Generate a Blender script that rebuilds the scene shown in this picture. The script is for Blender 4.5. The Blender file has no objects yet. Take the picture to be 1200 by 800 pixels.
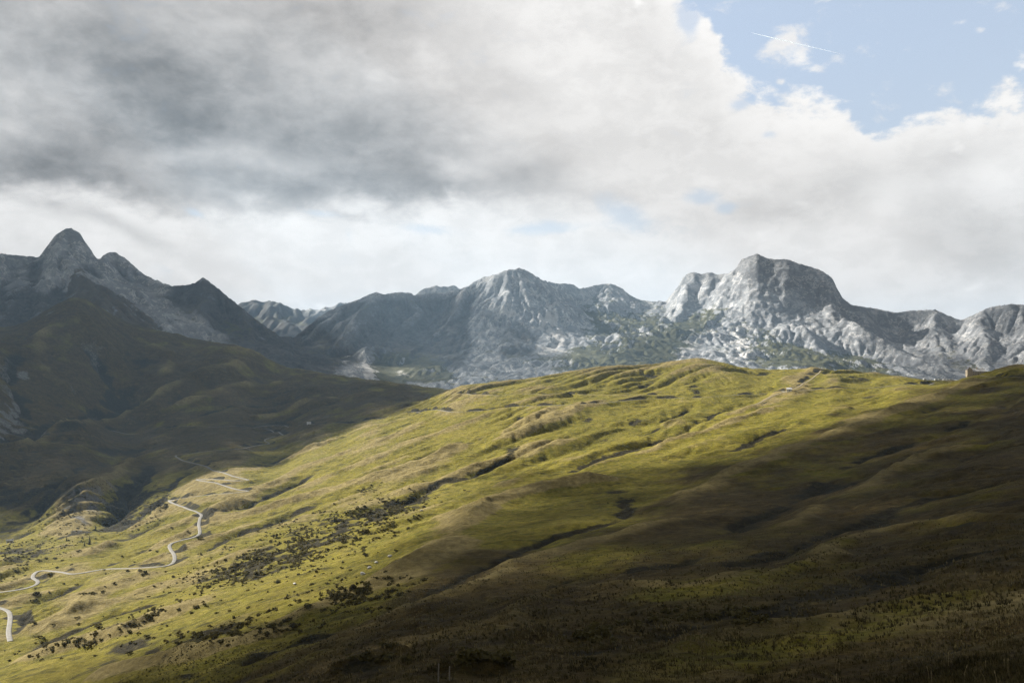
import bpy, math, random
import numpy as np
from mathutils import Vector

random.seed(7)
rng = np.random.default_rng(11)
C = bpy.context.scene.collection
PI = math.pi

# ------------------------------------------------------------------ camera model (photograph 1200 x 800)
F = 1039.0
HOR = 440.0
TH = math.atan((HOR - 400.0) / F)

def pix_dir(px, py):
    a = (np.asarray(px, float) - 600.0) / F
    b = (400.0 - np.asarray(py, float)) / F
    y = math.cos(TH) - b * math.sin(TH)
    z = math.sin(TH) + b * math.cos(TH)
    return a, y, z

def pix_ag(px, py):
    a, y, z = pix_dir(px, py)
    return np.arctan2(a, y), z / np.hypot(a, y)

def pix_pt(px, py, d):
    """world point at horizontal distance d (camera at the origin)"""
    az, g = pix_ag(px, py)
    return np.sin(az) * d, np.cos(az) * d, g * d

def project(x, y, z):
    yc = y * math.cos(TH) + z * math.sin(TH)
    zc = -y * math.sin(TH) + z * math.cos(TH)
    yc = np.maximum(yc, 1e-3)
    return 600 + F * x / yc, 400 - F * zc / yc

# ------------------------------------------------------------------ noise
def _hash(ix, iy, seed):
    h = (ix.astype(np.int64) * 374761393 + iy.astype(np.int64) * 668265263 + seed * 974634777) & 0x7fffffff
    h = ((h ^ (h >> 13)) * 1274126177) & 0x7fffffff
    return (h ^ (h >> 16)) & 0xffff

GR = np.stack([np.cos(np.arange(64) * 2 * PI / 64), np.sin(np.arange(64) * 2 * PI / 64)], 1).astype(np.float32)

def perlin(x, y, seed=0):
    x0 = np.floor(x); y0 = np.floor(y)
    fx = (x - x0).astype(np.float32); fy = (y - y0).astype(np.float32)
    ix = x0.astype(np.int64); iy = y0.astype(np.int64)
    u = fx * fx * fx * (fx * (fx * 6 - 15) + 10); v = fy * fy * fy * (fy * (fy * 6 - 15) + 10)
    def g(dx, dy):
        k = _hash(ix + dx, iy + dy, seed) & 63
        return GR[k, 0] * (fx - dx) + GR[k, 1] * (fy - dy)
    a = g(0, 0); b = g(1, 0); c = g(0, 1); d = g(1, 1)
    return ((a + (b - a) * u) * (1 - v) + (c + (d - c) * u) * v) * 1.5

def fbm(x, y, oct=5, gain=0.5, seed=0, lac=2.03):
    s = 0; a = 1.0
    for i in range(oct):
        s = s + a * perlin(x, y, seed + i * 17); a *= gain
        x = x * lac + 13.7; y = y * lac - 7.1
    return s

def ridged(x, y, oct=5, gain=0.5, seed=0, lac=2.03):
    s = 0; a = 1.0; w = 1.0; tot = 0
    for i in range(oct):
        n = 1 - np.abs(perlin(x, y, seed + i * 31)) * 1.4
        n = np.clip(n, 0, 1) ** 2
        s = s + a * n * w; tot += a
        w = np.clip(n * 1.6, 0, 1); a *= gain
        x = x * lac + 5.3; y = y * lac + 9.1
    return s / tot

def sstep(a, b, x):
    t = np.clip((x - a) / (b - a), 0, 1)
    return t * t * (3 - 2 * t)

def blur(a, r, n=3):
    """separable box blur, radius r cells"""
    r = int(r)
    if r < 1: return a
    for _ in range(n):
        for ax in (0, 1):
            p = np.pad(a, [(r + 1, r) if k == ax else (0, 0) for k in (0, 1)], mode='edge')
            c = np.cumsum(p, axis=ax, dtype=np.float64)
            hi = np.take(c, np.arange(2 * r + 1, p.shape[ax]), axis=ax)
            lo = np.take(c, np.arange(0, p.shape[ax] - 2 * r - 1), axis=ax)
            a = ((hi - lo) / (2 * r + 1))
    return a

def bil(H, fx, fy):
    """bilinear sample of H[row(y), col(x)] at fractional column fx, row fy"""
    ny, nx = H.shape
    fx = np.clip(fx, 0, nx - 1.001); fy = np.clip(fy, 0, ny - 1.001)
    i = fx.astype(np.int64); j = fy.astype(np.int64)
    u = fx - i; v = fy - j
    return (H[j, i] * (1 - u) + H[j, i + 1] * u) * (1 - v) + (H[j + 1, i] * (1 - u) + H[j + 1, i + 1] * u) * v

def bicub(H, fx, fy):
    """smooth (Catmull-Rom) sample"""
    ny, nx = H.shape
    fx = np.clip(fx, 1, nx - 2.001); fy = np.clip(fy, 1, ny - 2.001)
    i = fx.astype(np.int64); j = fy.astype(np.int64)
    u = fx - i; v = fy - j
    def w(t):
        return (-0.5 * t + t * t - 0.5 * t ** 3, 1 - 2.5 * t * t + 1.5 * t ** 3, 0.5 * t + 2 * t * t - 1.5 * t ** 3, -0.5 * t * t + 0.5 * t ** 3)
    wu = w(u); wv = w(v); out = 0
    for b in range(4):
        r = 0
        for a in range(4):
            r = r + wu[a] * H[np.clip(j + b - 1, 0, ny - 1), np.clip(i + a - 1, 0, nx - 1)]
        out = out + wv[b] * r
    return out

def erode(H, cell, n, steps, rate=0.25, cap=3.0, dep=0.25, inertia=0.25, evap=0.015, seed=1, mask=None, batch=20000, mins=0.01, lim=.03):
    """vectorised droplet erosion of a height grid (metres)"""
    r = np.random.default_rng(seed)
    ny, nx = H.shape
    H = H.astype(np.float64) / cell
    done = 0
    while done < n:
        m = min(batch, n - done); done += m
        px = r.uniform(1, nx - 3, m); py = r.uniform(1, ny - 3, m)
        if mask is not None:
            k = r.uniform(0, 1, m) < mask[py.astype(int), px.astype(int)]
            px, py = px[k], py[k]; m = len(px)
        dx = np.zeros(m); dy = np.zeros(m); vel = np.ones(m); wat = np.ones(m); sed = np.zeros(m)
        for s in range(steps):
            i = px.astype(np.int64); j = py.astype(np.int64); u = px - i; v = py - j
            a = H[j, i]; b = H[j, i + 1]; c = H[j + 1, i]; d = H[j + 1, i + 1]
            gx = (b - a) * (1 - v) + (d - c) * v; gy = (c - a) * (1 - u) + (d - b) * u
            h0 = (a * (1 - u) + b * u) * (1 - v) + (c * (1 - u) + d * u) * v
            dx = dx * inertia - gx * (1 - inertia); dy = dy * inertia - gy * (1 - inertia)
            L = np.hypot(dx, dy) + 1e-9
            dx /= L; dy /= L
            nx_ = px + dx; ny_ = py + dy
            ok = (nx_ > 1) & (nx_ < nx - 3) & (ny_ > 1) & (ny_ < ny - 3)
            h1 = bil(H, nx_, ny_)
            dh = h1 - h0
            capv = np.maximum(-dh, mins) * vel * wat * cap
            up = dh > 0
            amt = np.where(up, -np.minimum(dh, sed), np.where(sed > capv, -(sed - capv) * dep, np.minimum((capv - sed) * rate, np.maximum(-dh, 0) * 0.9)))
            amt = np.where(ok, amt, 0)
            sed = sed + amt
            f = j * nx + i
            D = 0
            for off, wgt in ((0, (1 - u) * (1 - v)), (1, u * (1 - v)), (nx, (1 - u) * v), (nx + 1, u * v)):
                D = D + np.bincount(f + off, amt * wgt, nx * ny)
            H -= np.clip(D, -lim, lim).reshape(ny, nx)
            vel = np.sqrt(np.maximum(vel * vel - dh * 2, 0.05)); vel = np.minimum(vel, 4)
            wat *= (1 - evap)
            px = np.where(ok, nx_, px); py = np.where(ok, ny_, py)
            if s % 15 == 14:
                k = ok
                px, py, dx, dy, vel, wat, sed = (q[k] for q in (px, py, dx, dy, vel, wat, sed))
                m = len(px)
    return H * cell

# ------------------------------------------------------------------ object helpers
def tag(o, label=None, cat=None, group=None, kind=None):
    if label: o['label'] = label
    if cat: o['category'] = cat
    if group: o['group'] = group
    if kind: o['kind'] = kind
    return o

def link(name, me, mat=None, parent=None):
    o = bpy.data.objects.new(name, me); C.objects.link(o)
    if mat is not None and len(me.materials) == 0: me.materials.append(mat)
    if parent is not None: o.parent = parent
    return o

def empty(name, loc=(0, 0, 0), rz=0.0):
    o = bpy.data.objects.new(name, None); C.objects.link(o)
    o.location = loc; o.rotation_euler = (0, 0, rz); o.empty_display_size = 1
    return o

def np_mesh(name, V, Q, smooth=True):
    """mesh from vertex array and quad/tri index array"""
    V = np.ascontiguousarray(V, np.float32); Q = np.ascontiguousarray(Q, np.int32)
    k = Q.shape[1]
    me = bpy.data.meshes.new(name)
    me.vertices.add(len(V)); me.vertices.foreach_set('co', V.ravel())
    me.loops.add(Q.size); me.loops.foreach_set('vertex_index', Q.ravel())
    me.polygons.add(len(Q)); me.polygons.foreach_set('loop_start', np.arange(0, Q.size, k, dtype=np.int32))
    try: me.polygons.foreach_set('loop_total', np.full(len(Q), k, np.int32))
    except Exception: pass
    me.polygons.foreach_set('use_smooth', np.full(len(Q), smooth, bool))
    me.update(calc_edges=True); me.validate()
    return me

def grid_quads(ny, nx):
    idx = np.arange(ny * nx).reshape(ny, nx)
    return np.stack([idx[:-1, :-1].ravel(), idx[:-1, 1:].ravel(), idx[1:, 1:].ravel(), idx[1:, :-1].ravel()], 1)

def attr(me, name, vals):
    a = me.attributes.new(name, 'FLOAT', 'POINT')
    a.data.foreach_set('value', np.ascontiguousarray(vals, np.float32).ravel())

class MB:
    """collects boxes, prisms and tubes into one mesh"""
    def __init__(s): s.v = []; s.f = []
    def box(s, x0, x1, y0, y1, z0, z1):
        b = len(s.v)
        s.v += [(x0, y0, z0), (x1, y0, z0), (x1, y1, z0), (x0, y1, z0), (x0, y0, z1), (x1, y0, z1), (x1, y1, z1), (x0, y1, z1)]
        s.f += [tuple(b + i for i in q) for q in ((0, 3, 2, 1), (4, 5, 6, 7), (0, 1, 5, 4), (1, 2, 6, 5), (2, 3, 7, 6), (3, 0, 4, 7))]
        return s
    def prism(s, prof, x0, x1, axis='x'):
        """closed profile in (p, z) extruded along axis"""
        n = len(prof); b = len(s.v)
        for x in (x0, x1):
            for p, z in prof: s.v.append((x, p, z) if axis == 'x' else (p, x, z))
        s.f.append(tuple(b + i for i in range(n))); s.f.append(tuple(b + n + i for i in reversed(range(n))))
        for i in range(n):
            j = (i + 1) % n; s.f.append((b + i, b + n + i, b + n + j, b + j))
        return s
    def tube(s, p0, p1, r0, r1, n=8):
        p0 = Vector(p0); p1 = Vector(p1); d = (p1 - p0).normalized()
        a = d.orthogonal().normalized(); c = d.cross(a); b = len(s.v)
        for p, r in ((p0, r0), (p1, r1)):
            for i in range(n):
                t = 2 * PI * i / n; s.v.append(tuple(p + a * (r * math.cos(t)) + c * (r * math.sin(t))))
        for i in range(n):
            j = (i + 1) % n; s.f.append((b + i, b + j, b + n + j, b + n + i))
        s.f.append(tuple(b + i for i in reversed(range(n)))); s.f.append(tuple(b + n + i for i in range(n)))
        return s
    def mesh(s, name):
        me = bpy.data.meshes.new(name); me.from_pydata(s.v, [], s.f)
        import bmesh
        bm = bmesh.new(); bm.from_mesh(me); bmesh.ops.recalc_face_normals(bm, faces=bm.faces); bm.to_mesh(me); bm.free()
        return me
    def build(s, name, mat, parent=None): return link(name, s.mesh(name), mat, parent)

# ------------------------------------------------------------------ near terrain: control points
cols = {
    -200: [(800, 700), (700, 1000), (640, 1250), (600, 1350), (520, 1650), (440, 2000), (390, 2250), (352, 2500), (385, 3400)],
    0: [(800, 520), (760, 620), (720, 730), (690, 830), (660, 950), (640, 1060), (622, 1180), (590, 1300), (560, 1400), (525, 1520), (505, 1750), (470, 1980), (440, 2150), (410, 2350), (386, 2600), (410, 3500)],
    100: [(800, 430), (760, 530), (720, 640), (690, 740), (660, 880), (640, 980), (622, 1080), (604, 1150), (574, 1230), (545, 1480), (515, 1750), (500, 1950), (490, 2150), (460, 2350), (430, 2480), (400, 2600), (353, 2850), (380, 3500)],
    200: [(800, 330), (760, 430), (720, 540), (680, 680), (640, 850), (600, 1050), (560, 1300), (540, 1450), (520, 1700), (500, 2000), (478, 2250), (450, 2450), (420, 2650), (390, 2880), (420, 3500)],
    300: [(800, 240), (760, 340), (720, 440), (680, 570), (640, 720), (600, 930), (560, 1180), (540, 1350), (520, 1600), (500, 1900), (480, 2150), (460, 2380), (440, 2550), (413, 2750), (450, 3400)],
    400: [(800, 150), (760, 240), (720, 350), (680, 480), (640, 620), (600, 800), (560, 1020), (520, 1300), (500, 1550), (480, 1900), (465, 2200), (441, 2600), (480, 3200)],
    500: [(800, 95), (770, 150), (740, 215), (680, 380), (640, 510), (600, 690), (560, 880), (520, 1080), (490, 1300), (474, 1480), (466, 1900), (453, 2450), (490, 3100)],
    545: [(600, 660), (520, 1060), (470, 1400), (453, 1540), (462, 1900), (462, 2400), (500, 3000)],
    600: [(800, 85), (740, 175), (680, 330), (640, 450), (600, 620), (560, 800), (520, 980), (480, 1200), (457, 1400), (445, 1560), (462, 1900), (475, 2400), (510, 3000)],
    700: [(800, 78), (740, 160), (680, 295), (640, 410), (600, 560), (560, 750), (520, 930), (480, 1160), (452, 1360), (430, 1580), (455, 1900), (510, 2600)],
    820: [(800, 72), (740, 145), (680, 265), (640, 375), (600, 515), (560, 700), (520, 880), (480, 1120), (450, 1350), (420, 1580), (450, 1950), (510, 2600)],
    900: [(800, 66), (740, 137), (680, 250), (620, 420), (560, 650), (520, 840), (480, 1090), (450, 1380), (433, 1580), (460, 1950), (515, 2600)],
    1000: [(800, 60), (740, 125), (680, 230), (620, 380), (560, 590), (520, 780), (490, 970), (465, 1200), (445, 1450), (434, 1640), (465, 2000), (515, 2600)],
    1100: [(800, 52), (740, 112), (680, 205), (620, 330), (560, 510), (520, 690), (490, 880), (465, 1120), (453, 1450), (446, 1640), (470, 2000), (515, 2600)],
    1200: [(800, 46), (740, 100), (680, 180), (600, 345), (540, 530), (490, 780), (455, 1080), (427, 1350), (470, 1800), (515, 2500)],
    1400: [(800, 44), (740, 95), (680, 170), (600, 320), (520, 560), (460, 850), (405, 1250), (450, 1700), (515, 2500)],
}
P = []
for px, l in cols.items():
    for py, d in l:
        az, g = pix_ag(px, py); P.append((math.degrees(az) / 20, math.log(d), float(g)))
for azd in (-75, -50):
    for d, g in ((400, -.30), (900, -.2), (1500, -.1), (2400, .06), (3500, .02)): P.append((azd / 20, math.log(d), g))
for azd in (55, 75):
    for d, g in ((120, -.2), (400, -.08), (900, 0.02), (1500, .03), (3000, -.06)): P.append((azd / 20, math.log(d), g))
for azd in (-75, -50, -30, -15, 0, 15, 30, 50, 75):
    for d in (4, 10, 20, 36): P.append((azd / 20, math.log(d), -(1.7 + .31 * d) / d))
P = np.array(P)

def tps_fit(xy, v, lam=1e-4):
    n = len(xy)
    r2 = ((xy[:, None] - xy[None]) ** 2).sum(-1)
    K = np.where(r2 > 0, r2 * np.log(np.maximum(r2, 1e-12)), 0) + lam * np.eye(n)
    A = np.zeros((n + 3, n + 3)); A[:n, :n] = K
    A[:n, n] = 1; A[:n, n + 1:] = xy; A[n, :n] = 1; A[n + 1:, :n] = xy.T
    return np.linalg.solve(A, np.concatenate([v, np.zeros(3)]))

def tps_eval(xy, w, q):
    out = np.empty(len(q)); n = len(xy)
    for s in range(0, len(q), 20000):
        c = q[s:s + 20000]
        r2 = ((c[:, None] - xy[None]) ** 2).sum(-1)
        out[s:s + 20000] = np.where(r2 > 0, r2 * np.log(np.maximum(r2, 1e-12)), 0) @ w[:n] + w[n] + c @ w[n + 1:]
    return out

W = tps_fit(P[:, :2], P[:, 2])
AZ0, AZ1, LD0, LD1 = -80.0, 80.0, math.log(3.0), math.log(4200.0)
NA, NL = 321, 260
ga, gl = np.meshgrid(np.linspace(AZ0, AZ1, NA), np.linspace(LD0, LD1, NL))
G = tps_eval(P[:, :2], W, np.stack([ga.ravel() / 20, gl.ravel()], 1)).reshape(NL, NA)

SN = np.array([(-200, 352), (-100, 366), (0, 384), (20, 380), (38, 373), (63, 357), (87, 347), (100, 349), (115, 358), (150, 378), (185, 386), (245, 400), (280, 404), (300, 411), (329, 428), (353, 432), (400, 440), (450, 446), (500, 453), (522, 456), (545, 451), (580, 447), (620, 443), (655, 437), (690, 431), (715, 428), (760, 427), (800, 421), (820, 419), (840, 423), (870, 430), (890, 433), (930, 432), (960, 431), (985, 433), (1020, 436), (1060, 441), (1090, 446), (1115, 446), (1133, 441), (1150, 438), (1165, 433), (1180, 428), (1200, 426), (1400, 405)], float)
sn_az, sn_g = pix_ag(SN[:, 0], SN[:, 1]); sn_az = np.degrees(sn_az)

# cartesian work grid
CN = 3.2
NX0, NX1, NY0, NY1 = -2400.0, 2000.0, -60.0, 3700.0
nxs = np.arange(NX0, NX1 + 1, CN); nys = np.arange(NY0, NY1 + 1, CN)
GX, GY = np.meshgrid(nxs, nys)

def polar_G(Gr, x, y):
    d = np.maximum(np.hypot(x, y), 3.01)
    a = np.clip(np.degrees(np.arctan2(x, y)), AZ0, AZ1)
    return bicub(Gr, (a - AZ0) / (AZ1 - AZ0) * (NA - 1), (np.log(d) - LD0) / (LD1 - LD0) * (NL - 1)) * d

GD = np.hypot(GX, GY)
HN = polar_G(G, GX, GY)

def near_h(x, y): return bil(HN, (x - NX0) / CN, (y - NY0) / CN)
def near_hs(x, y): return bicub(HN, (x - NX0) / CN, (y - NY0) / CN)

def cast(px, py, d0=25.0, d1=3600.0, n=1600, h=None):
    """where the pixel's ray first meets the near terrain (vectorised)"""
    px = np.atleast_1d(np.asarray(px, float)); py = np.atleast_1d(np.asarray(py, float))
    az, g = pix_ag(px, py)
    ds = np.exp(np.linspace(math.log(d0), math.log(d1), n))
    X = np.sin(az)[:, None] * ds; Y = np.cos(az)[:, None] * ds; Z = g[:, None] * ds
    below = Z < near_h(X, Y)
    k = np.where(below.any(1), below.argmax(1), n - 1)
    d = ds[k]
    return np.sin(az) * d, np.cos(az) * d

def dist_poly(x, y, pts):
    """distance to polyline, signed side (+ = left of its direction), parameter 0..1"""
    best = np.full(x.shape, 1e9); side = np.zeros(x.shape); par = np.zeros(x.shape)
    n = len(pts) - 1
    for k in range(n):
        ax, ay = pts[k]; bx, by = pts[k + 1]
        ux, uy = bx - ax, by - ay; L2 = ux * ux + uy * uy + 1e-9
        t = np.clip(((x - ax) * ux + (y - ay) * uy) / L2, 0, 1)
        dx = x - ax - t * ux; dy = y - ay - t * uy
        d = np.hypot(dx, dy); m = d < best
        best = np.where(m, d, best); side = np.where(m, np.sign(ux * dy - uy * dx), side); par = np.where(m, (k + t) / n, par)
    return best, side, par

def smooth_poly(p, n=6):
    """Catmull-Rom through the points"""
    p = [np.array(q, float) for q in p]
    p = [2 * p[0] - p[1]] + p + [2 * p[-1] - p[-2]]
    out = []
    for i in range(1, len(p) - 2):
        a, b, c, d = p[i - 1:i + 3]
        for k in range(n):
            t = k / n
            out.append(0.5 * (2 * b + (c - a) * t + (2 * a - 5 * b + 4 * c - d) * t * t + (3 * b - a - 3 * c + d) * t ** 3))
    out.append(p[-2]); return np.array(out)

# ---- spurs and gullies seen in the photograph, drawn onto the hillside: (kind, half width px, height px, points)
FEAT = [
    # sunlit slope, crests (c) and gullies (g)
    ('g', 12, 6, [(625, 478), (590, 500), (560, 516), (520, 526), (480, 542)]),
    ('c', 12, 5, [(660, 476), (610, 500), (555, 516), (520, 532), (470, 552)]),
    ('c', 16, 6, [(720, 470), (650, 495), (600, 512), (595, 505)]),
    ('g', 12, 6, [(890, 468), (850, 478), (820, 492), (795, 510), (760, 520), (725, 530), (690, 545), (640, 556)]),
    ('g', 9, 5, [(820, 470), (790, 485), (768, 498), (745, 512)]),
    ('c', 12, 5, [(930, 470), (880, 488), (830, 505), (780, 520), (720, 540), (660, 552)]),
    ('c', 10, 4, [(960, 434), (945, 447), (920, 460), (880, 478), (840, 492)]),
    ('g', 10, 4, [(935, 492), (900, 505), (880, 520), (840, 530)]),
    ('c', 14, 5, [(680, 515), (630, 527), (580, 540), (540, 556), (500, 566), (450, 580)]),
    ('g', 12, 5, [(620, 535), (590, 540), (560, 556), (520, 563), (490, 575), (450, 588)]),
    ('c', 14, 5, [(560, 520), (500, 540), (450, 555), (390, 575), (330, 590), (280, 606), (230, 625)]),
    ('g', 12, 5, [(470, 556), (420, 575), (370, 590), (330, 607), (290, 622), (250, 640), (210, 660)]),
    ('c', 14, 5, [(430, 520), (380, 540), (340, 555), (300, 578), (260, 595), (200, 630), (120, 665)]),
    ('g', 12, 6, [(390, 545), (340, 565), (290, 592), (250, 602), (200, 628), (150, 650), (100, 668)]),
    ('c', 10, 4, [(380, 520), (330, 540), (290, 555)]),
    ('g', 12, 6, [(240, 548), (210, 560), (190, 575), (160, 605), (130, 628)]),
    ('c', 10, 5, [(190, 590), (160, 610), (120, 638), (90, 655)]),
    ('g', 12, 7, [(110, 672), (70, 690), (45, 705), (20, 735)]),
    ('c', 16, 6, [(180, 672), (130, 690), (80, 720), (30, 745)]),
    ('g', 12, 6, [(210, 700), (150, 715), (90, 735), (50, 750)]),
    ('c', 18, 7, [(270, 700), (200, 718), (140, 738), (80, 755), (20, 775)]),
    ('g', 16, 7, [(300, 735), (220, 752), (150, 760), (70, 762)]),
    ('c', 20, 8, [(340, 740), (260, 760), (180, 776), (100, 795)]),
    ('g', 12, 6, [(450, 720), (400, 735), (330, 762), (270, 785)]),
    # the scrubby shelf and its upper scarp
    ('g', 16, 8, [(500, 578), (465, 590), (430, 600), (400, 612)]),
    ('c', 12, 5, [(480, 665), (430, 690), (390, 705), (340, 722)]),
    # big rounded spur into the shade
    ('c', 30, 12, [(760, 562), (680, 570), (610, 582), (560, 602), (520, 640), (470, 672), (420, 700)]),
    ('g', 22, 10, [(745, 580), (720, 605), (670, 618), (610, 640), (560, 662), (500, 690), (450, 712)]),
    ('c', 22, 8, [(860, 600), (760, 622), (680, 640), (600, 668), (520, 700), (440, 728)]),
    ('g', 18, 8, [(860, 640), (780, 660), (700, 665), (620, 690), (540, 712), (470, 740)]),
    ('c', 16, 6, [(900, 660), (800, 690), (700, 690), (620, 708), (540, 740)]),
    # right hand spurs
    ('c', 24, 9, [(1180, 440), (1120, 465), (1050, 490), (960, 520), (880, 548), (820, 580), (790, 600)]),
    ('g', 22, 9, [(1200, 470), (1100, 505), (1020, 530), (960, 570), (900, 600), (820, 640)]),
    ('c', 20, 8, [(1200, 512), (1120, 530), (1060, 548), (1020, 570), (960, 600), (880, 632)]),
    ('g', 18, 8, [(1200, 560), (1120, 570), (1060, 590), (980, 620), (900, 650), (820, 668)]),
    ('c', 16, 6, [(1200, 600), (1120, 612), (1040, 625), (960, 650), (860, 690), (780, 700)]),
    ('g', 16, 7, [(1200, 640), (1100, 655), (1020, 680), (940, 700), (860, 720), (800, 740)]),
    ('c', 22, 10, [(1200, 692), (1112, 705), (1008, 729), (875, 748), (760, 772), (660, 792)]),
    ('g', 18, 10, [(1180, 678), (1080, 698), (960, 718), (860, 730), (740, 752), (620, 772)]),
    ('g', 14, 8, [(1200, 735), (1120, 748), (1040, 762), (960, 775)]),
    ('c', 16, 7, [(1200, 745), (1120, 765), (1050, 785), (1000, 798)]),
    # dark hill on the left
    ('c', 16, 9, [(300, 420), (260, 440), (210, 452), (150, 480), (110, 495), (50, 510), (0, 528)]),
    ('g', 16, 12, [(200, 455), (130, 475), (90, 490), (40, 500), (0, 515)]),
    ('c', 12, 6, [(340, 440), (290, 455), (240, 470), (200, 482)]),
    ('g', 12, 6, [(370, 455), (320, 468), (260, 480), (200, 495)]),
    ('c', 12, 5, [(400, 465), (350, 478), (290, 490)]),
    ('c', 12, 10, [(155, 530), (130, 555), (105, 570), (85, 585)]),
    ('g', 14, 9, [(175, 535), (155, 570), (140, 590), (120, 612)]),
    ('g', 12, 8, [(110, 540), (70, 560), (50, 585), (30, 605)]),
    ('g', 14, 8, [(90, 400), (120, 420), (130, 450), (150, 470)]),
    ('c', 14, 8, [(60, 375), (40, 410), (60, 440), (90, 465)]),
    ('c', 14, 7, [(170, 395), (200, 420), (190, 445)]),
    ('g', 14, 8, [(20, 400), (10, 430), (25, 460), (15, 490)]),
]
# rolling, downhill-stretched relief
ux, uy = 0.70, 0.714
wx = 20 * fbm(GX / 260, GY / 260, 3, seed=40); wy = 20 * fbm(GX / 260 + 40, GY / 260, 3, seed=41)
al = ((GX + wx) * ux + (GY + wy) * uy); ac = (-(GX + wx) * uy + (GY + wy) * ux)
amp = np.clip(GD / 900, .12, 1.5)
HN += amp * 4.5 * (ridged(al / 620, ac / 80, 3, .5, seed=9) - .45)
HN += amp * 1.2 * fbm(al / 200, ac / 45, 3, .5, seed=12)
HN += amp * .6 * fbm(al / 46, ac / 24, 3, .55, seed=15)
gw = .10 * fbm(GX / 180, GY / 180, 3, seed=90)
gn1 = perlin(al / 560 + gw, ac / 62 + gw, 91); gn2 = perlin(al / 320 + gw + 7, ac / 38 + gw, 92)
gon = sstep(-.15, .35, fbm(GX / 330, GY / 330, 2, seed=93))
gully = (np.exp(-np.abs(gn1) / .15) + .6 * np.exp(-np.abs(gn2) / .17) * sstep(.1, -.3, gn1 * 0 + fbm(GX / 200, GY / 200, 2, seed=94))) * gon * sstep(60, 400, GD)
HN -= 8.5 * np.clip(GD / 1000, .1, 1.4) * gully
lefth = sstep(1500, 2100, GD) * sstep(200, -300, GX)
HN += lefth * 22 * (ridged(GX / 420, GY / 420, 4, .5, seed=77) - .45)
HN = erode(HN, CN, 260000, 90, rate=.2, cap=4.0, dep=.15, inertia=.3, lim=.06, seed=4, mask=np.clip(.15 + GD / 1500, 0, 1))
HN = HN * .75 + blur(HN, 1, 1) * .25

px_all = np.concatenate([np.array([q[0] for q in f[3]], float) for f in FEAT])
py_all = np.concatenate([np.array([q[1] for q in f[3]], float) for f in FEAT])
cx, cy = cast(px_all, py_all)
k = 0
dz_feat = np.zeros_like(HN); feat_light = np.zeros_like(HN); feat_shade = np.zeros_like(HN)
for kind, wpx, hpx, pts in FEAT:
    n = len(pts)
    q = smooth_poly(list(zip(cx[k:k + n], cy[k:k + n])), 4); k += n
    dm = np.hypot(q[:, 0], q[:, 1])
    wmax = wpx * dm.max() / F * 2.2
    i0 = max(int((q[:, 0].min() - 3 * wmax - NX0) / CN), 0); i1 = min(int((q[:, 0].max() + 3 * wmax - NX0) / CN) + 1, len(nxs))
    j0 = max(int((q[:, 1].min() - 3 * wmax - NY0) / CN), 0); j1 = min(int((q[:, 1].max() + 3 * wmax - NY0) / CN) + 1, len(nys))
    x = GX[j0:j1, i0:i1]; y = GY[j0:j1, i0:i1]; dd = GD[j0:j1, i0:i1]
    r, s, t = dist_poly(x + 9 * perlin(x / 60, y / 60, 3) + 4 * perlin(x / 22, y / 22, 4), y + 9 * perlin(x / 60 + 9, y / 60, 5) + 4 * perlin(x / 22, y / 22, 6), q)
    pxm = dd / F
    end = sstep(0, .15, t) * sstep(1, .85, t) * (.65 + .5 * perlin(x / 70, y / 70, 8))
    a = hpx * pxm * end * (1 + .45 * sstep(500, 250, dd))
    if kind == 'c':
        w = wpx * pxm * 1.2; e = r / w
        dz = a * 1.5 * (np.exp(-e * e * .9) * .7 + np.exp(-e * 3.0) * .3)
        feat_light[j0:j1, i0:i1] = np.maximum(feat_light[j0:j1, i0:i1], end * np.exp(-(r / (wpx * pxm * .5 + 3)) ** 2))
    else:
        w = wpx * pxm * .55 + 3; e = r / w
        dz = -a * (1.15 * np.exp(-e * 1.5) + .55 * np.exp(-(e / 2.6) ** 2))
        feat_shade[j0:j1, i0:i1] = np.maximum(feat_shade[j0:j1, i0:i1], end * np.exp(-(r / (wpx * pxm * .28 + 2.5)) ** 2))
    dz_feat[j0:j1, i0:i1] += dz
HN = HN + dz_feat

# silhouette of the hillside: bring every bearing's skyline to the height seen
def fix_skyline(H, X, Y, taz, tg, w, res=.15, sm=4, az0=-40, az1=40, it=2):
    A = np.degrees(np.arctan2(X, Y)); D = np.maximum(np.hypot(X, Y), 5)
    b = ((A - az0) / res).astype(int); nb = int((az1 - az0) / res)
    ok = (b >= 0) & (b < nb) & (w > .02)
    cen = az0 + (np.arange(nb) + .5) * res
    for _ in range(it):
        m = np.full(nb, -9.0); np.maximum.at(m, b[ok], (H / D)[ok])
        good = m > -8
        m = np.interp(cen, cen[good], m[good])
        dl = np.interp(cen, taz, tg) - m
        dl[(cen < taz[0]) | (cen > taz[-1])] = 0
        ker = np.exp(-np.linspace(-2, 2, 2 * sm + 1) ** 2); ker /= ker.sum()
        dl = np.convolve(np.pad(dl, sm, 'edge'), ker, 'valid')
        H = H + np.interp(A, cen, dl) * D * w
    return H
wsk = sstep(700, 1350, GD) * sstep(3600, 3300, GD)
HN = fix_skyline(HN, GX, GY, sn_az, sn_g, wsk, res=.12, sm=14, it=2)

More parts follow.
